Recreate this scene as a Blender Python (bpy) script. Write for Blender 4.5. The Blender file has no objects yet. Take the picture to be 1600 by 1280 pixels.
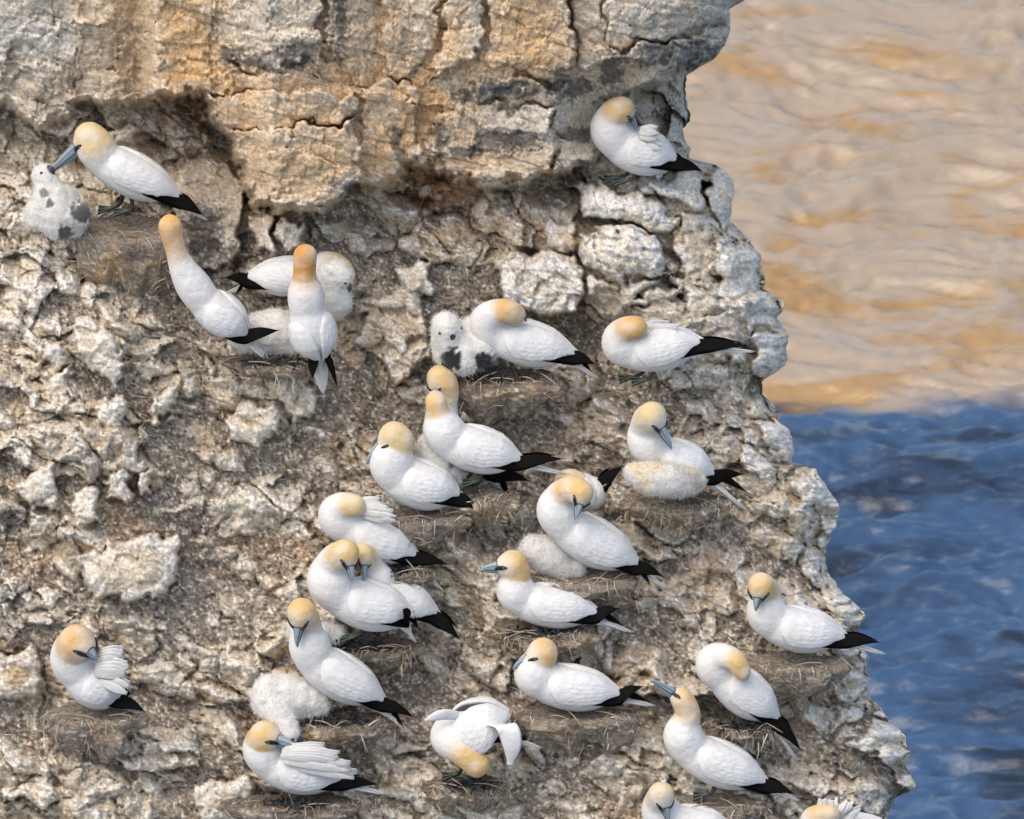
import bpy, math, random
import numpy as np
from mathutils import Vector

# ------------------------------------------------------------------ camera, world, sun, exposure
SC = bpy.context.scene
COL = SC.collection
PITCH = math.radians(25.0)
CP, SP = math.cos(PITCH), math.sin(PITCH)
DIST = 40.0            # camera to the nesting slope, metres
PX = 400.0             # photograph pixels per metre on the slope
SEA_T = 150.0          # camera to the sea along the middle of the view
OZ = SEA_T * SP - DIST * SP
RIGHT = np.array([1.0, 0.0, 0.0])
UPV = np.array([0.0, SP, CP])
TOW = np.array([0.0, -CP, SP])
ORG = np.array([0.0, 0.0, OZ])

cam_d = bpy.data.cameras.new('camera')
cam = bpy.data.objects.new('camera', cam_d)
COL.objects.link(cam)
cam.location = ORG + TOW * DIST
cam.rotation_euler = (math.pi / 2 - PITCH, 0, 0)
cam_d.sensor_width = 36.0
cam_d.lens = 36.0 * DIST / (1600.0 / PX)
cam_d.clip_start = 1.0
cam_d.clip_end = 60000.0
cam_d.dof.use_dof = True
cam_d.dof.focus_distance = DIST - 0.25
cam_d.dof.aperture_fstop = 20.0
SC.camera = cam

SUN_EL, SUN_AZ = math.radians(60), math.radians(228)      # azimuth clockwise from +Y
world = bpy.data.worlds.new('World')
SC.world = world
world.use_nodes = True
nt = world.node_tree
bg = nt.nodes['Background']
sky = nt.nodes.new('ShaderNodeTexSky')
sky.sky_type = 'NISHITA'
sky.sun_disc = False
sky.sun_elevation = SUN_EL
sky.sun_rotation = SUN_AZ
sky.air_density = 1.0
sky.dust_density = 2.5
sky.ozone_density = 1.0
nt.links.new(sky.outputs[0], bg.inputs[0])
bg.inputs[1].default_value = 0.15

sun_d = bpy.data.lights.new('sun', 'SUN')
sun_d.energy = 0.9
sun_d.angle = math.radians(65)
sun_d.color = (1.0, 0.95, 0.87)
sun = bpy.data.objects.new('sun', sun_d)
COL.objects.link(sun)
sdir = Vector((math.sin(SUN_AZ) * math.cos(SUN_EL), math.cos(SUN_AZ) * math.cos(SUN_EL), math.sin(SUN_EL)))
sun.rotation_euler = sdir.to_track_quat('Z', 'Y').to_euler()

vs = SC.view_settings
vs.view_transform = 'Standard'
vs.look = 'None'
vs.gamma = 1.0
vs.exposure = 0.90
vs.use_white_balance = True
vs.white_balance_temperature = 7000
vs.white_balance_tint = 10
SC.cycles.max_bounces = 6

# ------------------------------------------------------------------ helpers
def P(x, y, w):
    """photograph pixel and height w (metres) above the mean plane of the slope -> world"""
    x = np.asarray(x, float); y = np.asarray(y, float); w = np.asarray(w, float)
    k = (1.0 - w / DIST)
    u = (x - 800.0) / PX * k
    v = (640.0 - y) / PX * k
    return ORG + u[..., None] * RIGHT + v[..., None] * UPV + w[..., None] * TOW

def hsh(ix, iy, seed):
    h = (ix.astype(np.int64) * 374761393 + iy.astype(np.int64) * 668265263 + seed * 1442695041) & 0xFFFFFFFF
    h = ((h ^ (h >> 13)) * 1274126177) & 0xFFFFFFFF
    h = ((h ^ (h >> 16)) * 2246822519) & 0xFFFFFFFF
    h = h ^ (h >> 15)
    return h
def rnd(ix, iy, seed):
    return (hsh(ix, iy, seed) & 0xFFFFFF) / float(0x1000000)

def noise(x, y, seed=0):
    x0 = np.floor(x); y0 = np.floor(y)
    fx = x - x0; fy = y - y0
    ix = x0.astype(np.int64); iy = y0.astype(np.int64)
    def g(a, b, dx, dy):
        an = rnd(ix + a, iy + b, seed) * 2 * np.pi
        return np.cos(an) * dx + np.sin(an) * dy
    sx = fx * fx * fx * (fx * (fx * 6 - 15) + 10); sy = fy * fy * fy * (fy * (fy * 6 - 15) + 10)
    a = g(0, 0, fx, fy); b = g(1, 0, fx - 1, fy); c = g(0, 1, fx, fy - 1); d = g(1, 1, fx - 1, fy - 1)
    return ((a + (b - a) * sx) * (1 - sy) + (c + (d - c) * sx) * sy) * 1.5

def fbm(x, y, scale, octs, seed=0, gain=0.5):
    r = 0; a = 1.0; s = 0
    for o in range(octs):
        r = r + a * noise(x / scale, y / scale, seed + o * 17)
        s += a; a *= gain; scale *= 0.5
    return r / s * 1.3

def voronoi(x, y, cell, seed, lp=2.0, jit=0.85):
    gx = x / cell; gy = y / cell
    ix = np.floor(gx).astype(np.int64); iy = np.floor(gy).astype(np.int64)
    f1 = np.full(x.shape, 9.0); f2 = np.full(x.shape, 9.0)
    cx = np.zeros(x.shape); cy = np.zeros(x.shape)
    kx = np.zeros(x.shape, np.int64); ky = np.zeros(x.shape, np.int64)
    for a in (-1, 0, 1):
        for b in (-1, 0, 1):
            px = ix + a + 0.5 + jit * (rnd(ix + a, iy + b, seed) - 0.5)
            py = iy + b + 0.5 + jit * (rnd(ix + a, iy + b, seed + 1) - 0.5)
            dx = gx - px; dy = gy - py
            d = np.sqrt(dx * dx + dy * dy) if lp == 2.0 else (np.abs(dx) ** lp + np.abs(dy) ** lp) ** (1 / lp)
            m = d < f1
            f2 = np.where(m, f1, np.minimum(f2, d))
            f1 = np.where(m, d, f1)
            cx = np.where(m, dx, cx); cy = np.where(m, dy, cy)
            kx = np.where(m, ix + a, kx); ky = np.where(m, iy + b, ky)
    return f1, f2, cx, cy, kx, ky

def sstep(a, b, x):
    t = np.clip((x - a) / (b - a), 0, 1)
    return t * t * (3 - 2 * t)

def poly_sd(x, y, poly):
    """signed distance to a polygon, positive inside"""
    p = np.array(poly, float)
    d = np.full(x.shape, 1e9); s = np.ones(x.shape)
    n = len(p)
    for i in range(n):
        a = p[i]; b = p[i - 1]
        ex, ey = b - a
        wx = x - a[0]; wy = y - a[1]
        t = np.clip((wx * ex + wy * ey) / (ex * ex + ey * ey), 0, 1)
        dx = wx - ex * t; dy = wy - ey * t
        d = np.minimum(d, dx * dx + dy * dy)
        c1 = y >= a[1]; c2 = y < b[1]; c3 = ex * wy > ey * wx
        s = np.where((c1 & c2 & c3) | (~c1 & ~c2 & ~c3), -s, s)
    return -s * np.sqrt(d)

def mesh_np(name, verts, faces, mat, parent=None, col=None, smooth=True, loc=None):
    """verts (n,3) world coordinates; faces (m,k) array or list of arrays; col (n,3)"""
    me = bpy.data.meshes.new(name)
    verts = np.asarray(verts, float)
    if loc is not None:
        verts = verts - np.asarray(loc)
    if not isinstance(faces, list):
        faces = [faces]
    faces = [np.asarray(f, np.int64) for f in faces if len(f)]
    me.vertices.add(len(verts))
    me.vertices.foreach_set('co', verts.astype(np.float32).ravel())
    tot = np.concatenate([np.full(len(f), f.shape[1]) for f in faces])
    idx = np.concatenate([f.ravel() for f in faces])
    me.loops.add(len(idx)); me.loops.foreach_set('vertex_index', idx.astype(np.int32))
    me.polygons.add(len(tot))
    st = np.concatenate([[0], np.cumsum(tot)[:-1]])
    me.polygons.foreach_set('loop_start', st.astype(np.int32))
    me.polygons.foreach_set('loop_total', tot.astype(np.int32))
    me.polygons.foreach_set('use_smooth', np.full(len(tot), smooth))
    me.update(calc_edges=True)
    if col is not None:
        at = me.color_attributes.new('Col', 'FLOAT_COLOR', 'POINT')
        c4 = np.ones((len(verts), 4), np.float32); c4[:, :3] = col
        at.data.foreach_set('color', c4.ravel())
    if mat:
        me.materials.append(mat)
    o = bpy.data.objects.new(name, me)
    COL.objects.link(o)
    if parent is not None:
        o.parent = parent
    if loc is not None and parent is None:
        o.location = loc
    return o

def empty(name, loc, label=None, cat=None, group=None):
    o = bpy.data.objects.new(name, None)
    COL.objects.link(o)
    o.location = loc
    o.empty_display_size = 0.1
    if label: o['label'] = label
    if cat: o['category'] = cat
    if group: o['group'] = group
    return o

# ------------------------------------------------------------------ materials
def new_mat(name):
    m = bpy.data.materials.new(name)
    m.use_nodes = True
    return m, m.node_tree, m.node_tree.nodes['Principled BSDF']

def N(t, typ, **kw):
    n = t.nodes.new(typ)
    for k, v in kw.items():
        setattr(n, k, v)
    return n

def col_mat(name, rough=0.85, tex=None, bump=None, spec=0.3, sheen=0.0):
    """colour attribute x fine procedural variation + fine bump.  tex: [(scale, low, high)], bump: [(scale, strength, dist)]"""
    m, t, b = new_mat(name)
    a = N(t, 'ShaderNodeAttribute', attribute_name='Col')
    tc = N(t, 'ShaderNodeTexCoord')
    cur = a.outputs['Color']
    for sc, lo, hi in (tex or []):
        n = N(t, 'ShaderNodeTexNoise'); n.inputs['Scale'].default_value = sc; n.inputs['Detail'].default_value = 4
        n.inputs['Roughness'].default_value = 0.65
        t.links.new(tc.outputs['Object'], n.inputs['Vector'])
        mr = N(t, 'ShaderNodeMapRange'); mr.inputs[1].default_value = 0.3; mr.inputs[2].default_value = 0.7
        mr.inputs[3].default_value = lo; mr.inputs[4].default_value = hi
        t.links.new(n.outputs[0], mr.inputs[0])
        mx = N(t, 'ShaderNodeVectorMath', operation='SCALE')
        t.links.new(cur, mx.inputs[0]); t.links.new(mr.outputs[0], mx.inputs['Scale'])
        cur = mx.outputs[0]
    t.links.new(cur, b.inputs['Base Color'])
    nrm = None
    for sc, st, di in (bump or []):
        n = N(t, 'ShaderNodeTexNoise'); n.inputs['Scale'].default_value = sc; n.inputs['Detail'].default_value = 5
        t.links.new(tc.outputs['Object'], n.inputs['Vector'])
        bu = N(t, 'ShaderNodeBump'); bu.inputs['Strength'].default_value = st; bu.inputs['Distance'].default_value = di
        t.links.new(n.outputs[0], bu.inputs['Height'])
        if nrm: t.links.new(nrm, bu.inputs['Normal'])
        nrm = bu.outputs[0]
    if nrm: t.links.new(nrm, b.inputs['Normal'])
    b.inputs['Roughness'].default_value = rough
    b.inputs['Specular IOR Level'].default_value = spec
    b.inputs['Sheen Weight'].default_value = sheen
    return m

def flat_mat(name, c, rough=0.6, spec=0.4, scale=40, var=0.15):
    m, t, b = new_mat(name)
    tc = N(t, 'ShaderNodeTexCoord')
    n = N(t, 'ShaderNodeTexNoise'); n.inputs['Scale'].default_value = scale; n.inputs['Detail'].default_value = 3
    t.links.new(tc.outputs['Object'], n.inputs['Vector'])
    r = N(t, 'ShaderNodeMix', data_type='RGBA')
    r.inputs[6].default_value = tuple(v * (1 - var) for v in c) + (1,)
    r.inputs[7].default_value = tuple(min(1, v * (1 + var)) for v in c) + (1,)
    t.links.new(n.outputs[0], r.inputs[0]); t.links.new(r.outputs[2], b.inputs['Base Color'])
    b.inputs['Roughness'].default_value = rough
    b.inputs['Specular IOR Level'].default_value = spec
    return m

M_ROCK = col_mat('chalk_rock', 0.9, tex=[(60, 0.82, 1.16), (150, 0.74, 1.26)], bump=[(45, 0.35, 0.010), (170, 0.5, 0.006)], spec=0.15)
M_NEST = col_mat('nest_earth', 0.95, tex=[(70, 0.7, 1.25), (240, 0.65, 1.3)], bump=[(90, 0.8, 0.01), (260, 0.7, 0.006)], spec=0.05)
M_STRAW = col_mat('dry_straw', 0.8, tex=[(25, 0.75, 1.2)], spec=0.2)
M_PLUM = col_mat('white_plumage', 0.75, tex=[(30, 0.96, 1.03), (140, 0.94, 1.05)], bump=[(38, 0.35, 0.012), (120, 0.4, 0.005)], spec=0.2, sheen=0.1)
M_WING = col_mat('wing_plumage', 0.7, tex=[(30, 0.95, 1.02), (90, .95, 1.03)], bump=[(42, 0.35, 0.010), (130, 0.35, 0.004)], spec=0.2)
M_DOWN = col_mat('chick_down', 0.95, tex=[(40, 0.94, 1.04), (160, 0.93, 1.05)], bump=[(90, 0.5, 0.010), (320, 0.4, 0.004)], spec=0.05, sheen=0.3)
M_BLACK = flat_mat('black_primaries', (0.0045, 0.004, 0.004), 0.75, 0.06)
M_BILL = flat_mat('blue_grey_bill', (0.21, 0.265, 0.30), 0.4, 0.5)
M_MASK = flat_mat('bare_dark_skin', (0.012, 0.013, 0.018), 0.45, 0.4)
M_EYE = flat_mat('pale_blue_iris', (0.16, 0.25, 0.36), 0.3, 0.4, var=0.05)
M_PUPIL = flat_mat('pupil', (0.004, 0.004, 0.005), 0.08, 0.6)
M_FOOT = flat_mat('dark_webbed_foot', (0.028, 0.03, 0.03), 0.5, 0.4)
M_TOE = flat_mat('green_toe_line', (0.10, 0.125, 0.10), 0.5, 0.4)
M_DARKBILL = flat_mat('dark_chick_bill', (0.03, 0.032, 0.04), 0.45, 0.4)

# ------------------------------------------------------------------ sea
def build_sea():
    def axis(lo, hi, step, far_lo, far_hi):
        mid = np.arange(lo, hi + step, step)
        out_hi = hi + step + (far_hi - hi) * np.linspace(0, 1, 26)[1:] ** 3.2
        out_lo = lo - step - (lo - far_lo) * np.linspace(0, 1, 26)[1:] ** 3.2
        return np.concatenate([out_lo[::-1], mid, out_hi])
    xs = axis(-16.0, 24.0, 0.065, -20000, 20000)
    ys = axis(82.0, 124.0, 0.08, -300, 30000)
    X, Y = np.meshgrid(xs, ys)
    wx = X + 0.8 * noise(X / 3.1, Y / 2.6, 5); wy = Y + 0.7 * noise(X / 2.7, Y / 3.3, 9)
    def ridged(sx, sy, seed):
        return 1 - np.sqrt(noise(wx / sx, wy / sy, seed) ** 2 + .012) * 2
    near = sstep(60, 30, np.abs(X - 5)) * sstep(80, 40, np.abs(Y - 102))
    Z = 0.14 * noise(wx / 4.4, wy / 1.8, 21) + 0.08 * noise(wx / 2.0, wy / 0.85, 23) + 0.11 * ridged(1.9, 0.8, 31) + 0.095 * ridged(0.95, 0.42, 41) + 0.045 * ridged(0.45, 0.2, 61)
    Z = Z * near
    ny, nx = X.shape
    V = np.stack([X, Y, Z], -1).reshape(-1, 3)
    i = np.arange(ny - 1)[:, None] * nx + np.arange(nx - 1)[None, :]
    F = np.stack([i, i + 1, i + nx + 1, i + nx], -1).reshape(-1, 4)
    m, t, b = new_mat('sea_water')
    tc = N(t, 'ShaderNodeTexCoord')
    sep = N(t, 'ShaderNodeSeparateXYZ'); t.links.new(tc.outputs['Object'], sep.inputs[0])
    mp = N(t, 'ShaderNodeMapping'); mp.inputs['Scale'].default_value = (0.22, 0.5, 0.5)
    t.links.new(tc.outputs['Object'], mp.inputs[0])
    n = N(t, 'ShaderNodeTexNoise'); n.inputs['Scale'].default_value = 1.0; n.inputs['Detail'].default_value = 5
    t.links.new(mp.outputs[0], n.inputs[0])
    # edge of the cliff's shadow, painted into the water colour as a wandering line
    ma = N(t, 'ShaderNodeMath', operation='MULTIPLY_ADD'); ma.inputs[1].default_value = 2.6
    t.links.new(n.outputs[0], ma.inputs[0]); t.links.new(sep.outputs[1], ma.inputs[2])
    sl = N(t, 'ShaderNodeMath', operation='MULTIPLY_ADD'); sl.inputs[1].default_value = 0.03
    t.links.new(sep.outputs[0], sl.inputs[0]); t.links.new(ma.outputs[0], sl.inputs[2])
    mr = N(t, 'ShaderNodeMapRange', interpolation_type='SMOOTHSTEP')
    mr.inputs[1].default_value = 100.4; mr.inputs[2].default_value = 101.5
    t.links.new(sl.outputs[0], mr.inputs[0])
    # sunlit muddy water: ochre wave faces, paler sky reflection painted in
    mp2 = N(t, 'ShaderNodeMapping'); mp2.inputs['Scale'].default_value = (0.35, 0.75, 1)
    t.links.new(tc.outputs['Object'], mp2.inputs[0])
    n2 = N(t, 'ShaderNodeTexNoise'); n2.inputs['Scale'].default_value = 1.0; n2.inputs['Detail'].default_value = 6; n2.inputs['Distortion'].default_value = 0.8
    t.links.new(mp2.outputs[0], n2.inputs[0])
    sunlit_silt = N(t, 'ShaderNodeValToRGB')
    e = sunlit_silt.color_ramp.elements
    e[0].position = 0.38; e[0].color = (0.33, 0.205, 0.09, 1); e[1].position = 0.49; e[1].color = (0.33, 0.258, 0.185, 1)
    t.links.new(n2.outputs[0], sunlit_silt.inputs[0])
    shaded_sea = N(t, 'ShaderNodeValToRGB')  # water in the cliff's shadow, its blue sky reflection painted as base colour
    e = shaded_sea.color_ramp.elements
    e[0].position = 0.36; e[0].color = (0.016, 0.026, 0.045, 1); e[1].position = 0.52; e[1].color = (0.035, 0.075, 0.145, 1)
    t.links.new(n2.outputs[0], shaded_sea.inputs[0])
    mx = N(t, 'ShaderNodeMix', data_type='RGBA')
    t.links.new(mr.outputs[0], mx.inputs[0]); t.links.new(shaded_sea.outputs[0], mx.inputs[6]); t.links.new(sunlit_silt.outputs[0], mx.inputs[7])
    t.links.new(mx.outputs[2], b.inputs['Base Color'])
    b.inputs['Roughness'].default_value = 0.22
    b.inputs['IOR'].default_value = 1.40
    bn = N(t, 'ShaderNodeTexNoise'); bn.inputs['Scale'].default_value = 3.2; bn.inputs['Detail'].default_value = 4
    mp3 = N(t, 'ShaderNodeMapping'); mp3.inputs['Scale'].default_value = (0.6, 1, 1)
    t.links.new(tc.outputs['Object'], mp3.inputs[0]); t.links.new(mp3.outputs[0], bn.inputs[0])
    bu = N(t, 'ShaderNodeBump'); bu.inputs['Strength'].default_value = 0.75; bu.inputs['Distance'].default_value = 0.09
    t.links.new(bn.outputs[0], bu.inputs['Height']); t.links.new(bu.outputs[0], b.inputs['Normal'])
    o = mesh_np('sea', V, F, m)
    o['kind'] = 'structure'
build_sea()
# ------------------------------------------------------------------ birds: measured on the photograph (pixels, depth in metres, radii in pixels)
# R tail base, B breast centre, rb body radius, neck [(x, y, depth, radius)...] ending in the head, bill tip, tail tip T, wing tips
BIRDS = [
 dict(id=1, label='adult gannet standing at top left, feeding the dark-speckled chick', foot=(192,332), R=(258,306), B=(165,252), rb=41,
      neck=[(150,232,0,31),(144,220,0,27),(140,215,0,25)], bill=(74,273,0), T=(323,343), tips=[(319,338,.03),(312,330,-.06)], feet=[(203,334),(178,330)], leg=1, yl=(26,44), hc=1, mouth=1),
 dict(id=2, label='gannet with long upstretched neck below the feeding bird, half behind the rock', foot=(345,540), off=.04, R=(372,518), B=(322,474), rb=38,
      neck=[(303,448,0,28),(287,422,0,22),(277,398,0,17),(270,374,0,17),(266,354,0,19)], bill=(262,312,-.16), nobill=1, T=(424,566), tips=[(437,516,.04),(398,546,.0)], yl=(42,78), hc=2, up=(.35,.6,.6)),
 dict(id=3, label='gannet facing right, bending over the white chick behind the upright orange-headed bird', foot=(440,478), off=-.1, R=(402,440), B=(487,430), rb=36,
      neck=[(508,418,0,25),(522,414,.02,20),(533,420,.03,18),(540,430,.04,16)], bill=(548,462,-.02), nobill=1, T=(352,458), tips=[(350,434,.05),(366,464,.09)], yl=(28,44), hc=1.5),
 dict(id=4, label='gannet seen from behind, upright, with the deepest orange head', foot=(485,560), off=.12, R=(497,548), B=(481,492), rb=40,
      neck=[(478,462,0,29),(476,440,0,20),(476,418,0,18),(477,400,0,19)], bill=(462,398,-.2), nobill=1, T=(506,614), tips=[(488,592,.06),(528,608,.05)], yl=(52,74), hc=3, up=(0,.35,.9)),
 dict(id=5, label='preening gannet with head laid on its back, beside the black-and-white chick', foot=(800,575), R=(878,556), B=(782,526), rb=42,
      neck=[(763,512,0,31),(764,497,.02,26),(778,487,.05,20),(794,486,.07,19),(806,491,.06,16)], bill=(832,512,.02), nobill=1, eye=1, T=(934,590), tips=[(931,570,.03),(926,584,-.05)], yl=(22,44), hc=2),
 dict(id=6, label='gannet standing alone on the white ledge at upper right, bill tucked to its shoulder', foot=(978,284), R=(1040,254), B=(972,228), rb=43,
      neck=[(955,205,0,33),(954,188,0,26),(962,176,.02,23),(972,170,.04,20)], bill=(996,202,.04), shortbill=1, T=(1078,268), tips=[(1099,268,.02),(1078,262,.05)], feet=[(985,286),(968,282)], leg=1, yl=(20,36), hc=1.5,
      ruff=[((1000,205),(1030,203),9,.1),((1000,212),(1028,214),8,.1),((1005,222),(1034,228),9,.09)]),
 dict(id=7, label='preening gannet on the ledge by the right cliff edge, head turned onto its back', foot=(1005,590), R=(1080,544), B=(990,548), rb=43,
      neck=[(973,538,0,33),(970,524,.02,25),(980,514,.05,20),(993,511,.07,18)], bill=(1020,520,.04), nobill=1, T=(1178,549), tips=[(1167,541,.04),(1160,536,-.05)], feet=[(1012,598),(992,594)], leg=1, yl=(20,38), hc=2.3,
      ruff=[((1000,510),(1045,508),9,.02),((1010,516),(1062,514),9,.03)]),
 dict(id=8, label='gannet standing behind its partner, head bowed over it', foot=(735,770), off=-.14, R=(760,735), B=(692,680), rb=36,
      neck=[(690,655,0,27),(697,632,0,18),(700,612,0,18),(694,597,0,21),(687,591,0,21)], bill=(676,618,.02), shortbill=1, T=(804,796), tips=[(829,752,.04),(799,788,.06)], yl=(44,62), hc=1.2),
 dict(id=9, label='gannet standing in front of its partner, head seen from behind', foot=(735,752), off=.02, R=(795,722), B=(710,692), rb=43,
      neck=[(694,674,0,33),(687,655,0,22),(683,640,0,18),(681,628,0,17)], bill=(679,606,-.05), nobill=1, T=(888,741), tips=[(882,717,.03),(872,712,-.05)], feet=[(748,757),(727,752)], leg=1, yl=(24,44), hc=1.6),
 dict(id=10, label='sitting gannet with long blue-grey bill lowered, left of the standing pair', foot=(640,795), R=(700,777), B=(624,746), rb=46,
      neck=[(612,722,0,36),(618,702,0,27),(621,690,0,26),(616,683,0,25)], bill=(570,724,.02), T=(750,799), tips=[(748,797,.04),(722,790,.06)], yl=(26,46), hc=1),
 dict(id=11, label='preening gannet with ruffled back feathers and buff head patch, above the nuzzling pair', foot=(585,880), off=-.02, R=(630,868), B=(548,824), rb=44,
      neck=[(530,808,0,33),(530,796,.02,26),(541,789,.05,20),(554,790,.07,17)], bill=(575,800,.06), nobill=1, T=(694,923), tips=[(702,883,.03),(690,880,-.05)], yl=(16,30), hc=1,
      ruff=[((560,790),(606,794),9,.08),((565,797),(614,802),9,.09),((570,804),(617,812),9,.09),((560,784),(592,783),8,.05)]),
 dict(id=12, label='front bird of the nuzzling pair, bill pressed into its partner', foot=(555,985), off=.08, R=(625,966), B=(538,934), rb=47,
      neck=[(517,910,0,37),(516,890,0,29),(526,873,.03,25),(540,864,.07,22)], bill=(551,908,.13), T=(650,1003), tips=[(629,952,.12),(655,985,.06)], feet=[(556,1000),(585,995)], leg=1, yl=(26,44), hc=1.2, hu=(.5,.5,.6)),
 dict(id=13, label='rear bird of the nuzzling pair, only head and wing ends showing', foot=(620,985), off=-.03, R=(665,960), B=(592,925), rb=40,
      neck=[(590,908,0,28),(584,890,0,20),(576,874,.02,19),(567,866,.06,18)], bill=(569,908,.12), T=(716,985), tips=[(720,1001,.06),(716,982,-.04)], yl=(24,44), hc=.7, hu=(.5,.5,.6)),
 dict(id=14, label='gannet with dark-masked face and neck bent down, standing over the cream chick lower left', foot=(525,1110), R=(578,1092), B=(496,1036), rb=43,
      neck=[(484,1010,0,33),(482,990,0,24),(480,970,.02,21),(471,957,.06,23)], bill=(463,1012,.11), T=(646,1149), tips=[(648,1121,.03),(633,1141,.05)], yl=(32,58), hc=1.6, hu=(-.3,.6,.6)),
 dict(id=15, label='sitting gannet in profile with pale bill pointing left, centre of the colony', foot=(840,975), R=(915,962), B=(822,940), rb=40,
      neck=[(806,924,0,31),(806,908,0,23),(807,894,0,22),(801,883,0,24)], bill=(750,890,.02), T=(988,987), tips=[(968,951,.03),(978,981,.06)], yl=(32,50), hc=1.6, crown=.4),
 dict(id=16, label='gannet with swan-like bent neck, bill tucked into its breast, above the central sitter', foot=(905,890), R=(975,880), B=(890,826), rb=44,
      neck=[(872,800,0,34),(874,780,0,26),(884,768,.03,22),(898,764,.07,21),(908,770,.10,20)], bill=(899,812,.17), shortbill=1, T=(1046,920), tips=[(1037,901,.03),(1017,916,.08)], yl=(40,62), hc=1.6, hu=(.6,.5,.5)),
 dict(id=17, label='gannet hidden behind the swan-necked bird, white back and one thin black wing tip showing', foot=(930,800), off=-.12, R=(935,765), B=(912,775), rb=33,
      neck=[(900,762,0,25),(892,752,0,20),(884,750,0,17)], bill=(870,756,0), nobill=1, T=(960,745), tips=[(977,726,.0),(955,730,-.05)], yl=(16,30), hc=.8),
 dict(id=18, label='gannet with bill hanging straight down over the fluffy yellowish chick at right', foot=(1050,770), R=(1098,744), B=(1032,712), rb=42,
      neck=[(1014,690,0,34),(1010,672,0,27),(1013,657,.04,25),(1019,650,.08,23)], bill=(1051,702,.12), T=(1168,797), tips=[(1163,741,-.05),(1171,772,.05)], yl=(22,40), hc=.8, crown=.5, hu=(.2,.7,.5)),
 dict(id=19, label='gannet nearest the right cliff edge above the blue sea, chin tucked in', foot=(1235,1022), R=(1302,1000), B=(1214,976), rb=42,
      neck=[(1198,958,0,32),(1197,940,0,24),(1198,925,0,22),(1189,915,.05,21)], bill=(1180,955,.11), shortbill=1, T=(1382,1021), tips=[(1377,1004,.03),(1370,1000,-.05)], yl=(32,50), hc=1.6),
 dict(id=20, label='steeply leaning gannet preening its back, head pressed along its shoulder, lower right', foot=(1150,1120), R=(1196,1118), B=(1134,1058), rb=42,
      neck=[(1118,1040,0,32),(1122,1028,.02,24),(1136,1026,.06,19),(1150,1034,.09,17),(1160,1050,.10,14)], bill=(1166,1075,.09), nobill=1, T=(1245,1186), tips=[(1252,1173,.04),(1240,1150,-.05)], yl=(22,46), hc=1.8),
 dict(id=21, label='gannet raising its bill to the upper left on a stretched neck, lower right', foot=(1110,1240), R=(1175,1222), B=(1084,1176), rb=42,
      neck=[(1068,1152,0,32),(1070,1134,0,24),(1075,1116,0,20),(1070,1100,0,19),(1065,1092,0,18)], bill=(1016,1061,.02), T=(1248,1250), tips=[(1243,1241,.04),(1230,1232,-.05)], feet=[(1108,1246)], leg=1, yl=(30,56), hc=1.4),
 dict(id=22, label='gannet cut off by the bottom edge, bill pointing down, below the bill-raising bird', foot=(1070,1330), R=(1130,1305), B=(1050,1287), rb=40,
      neck=[(1034,1270,0,31),(1030,1254,.02,24),(1033,1242,.07,21)], bill=(1045,1286,.11), T=(1200,1330), tips=[(1195,1322,.03),(1190,1315,-.05)], yl=(20,36), hc=1, crown=.5, hu=(.2,.7,.5)),
 dict(id=23, label='gannet in the bottom right corner of the colony, ruffled back just in view', foot=(1330,1340), R=(1390,1318), B=(1300,1302), rb=42,
      neck=[(1280,1290,0,30),(1276,1281,.02,23),(1284,1273,.05,17),(1296,1272,.06,15)], bill=(1310,1278,.06), nobill=1, T=(1460,1350), tips=[(1455,1340,.03),(1450,1335,-.05)], yl=(20,40), hc=1.6,
      ruff=[((1285,1275),(1285,1246),8,.05),((1295,1276),(1302,1248),9,.05),((1305,1278),(1328,1252),9,.06),((1315,1284),(1345,1262),9,.06)]),
 dict(id=24, label='hunched gannet at far lower left with large orange head bent to its wing', foot=(140,1100), R=(172,1090), B=(128,1056), rb=45,
      neck=[(115,1034,0,36),(112,1018,.02,31),(120,1004,.06,29)], bill=(152,1030,.13), T=(230,1121), tips=[(228,1113,.09),(205,1085,.02)], yl=(28,40), hc=2.2, hu=(0,.8,.5),
      ruff=[((150,1030),(192,1020),16,.1),((150,1045),(200,1045),17,.12),((158,1060),(200,1075),14,.12)]),
 dict(id=25, label='sitting gannet at the bottom, head turned right to preen its lifted wing', foot=(445,1240), R=(515,1222), B=(428,1196), rb=42,
      neck=[(412,1176,0,32),(408,1162,0,27),(413,1151,.03,25)], bill=(468,1168,.1), hl=1, T=(604,1240), tips=[(592,1226,.02),(560,1212,.09)], yl=(24,36), hc=1.4, hu=(0,.8,.5),
      ruff=[((445,1172),(510,1168),11,.12),((440,1178),(530,1182),12,.13),((445,1186),(548,1198),12,.13),((455,1195),(556,1210),11,.12)]),
 dict(id=26, label='gannet bowing low with half-open wings and yellow head hanging to its feet', foot=(728,1212), R=(775,1148), B=(706,1142), rb=40,
      neck=[(704,1152,.03,32),(716,1166,.08,26),(730,1180,.11,22),(745,1194,.12,21)], bill=(742,1232,.06), nobill=1, T=(846,1168), tips=[(838,1166,-.03),(822,1158,.05)], feet=[(738,1222),(716,1215)], leg=1, yl=(30,62), hc=1.6, openwing=1),
]
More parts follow.
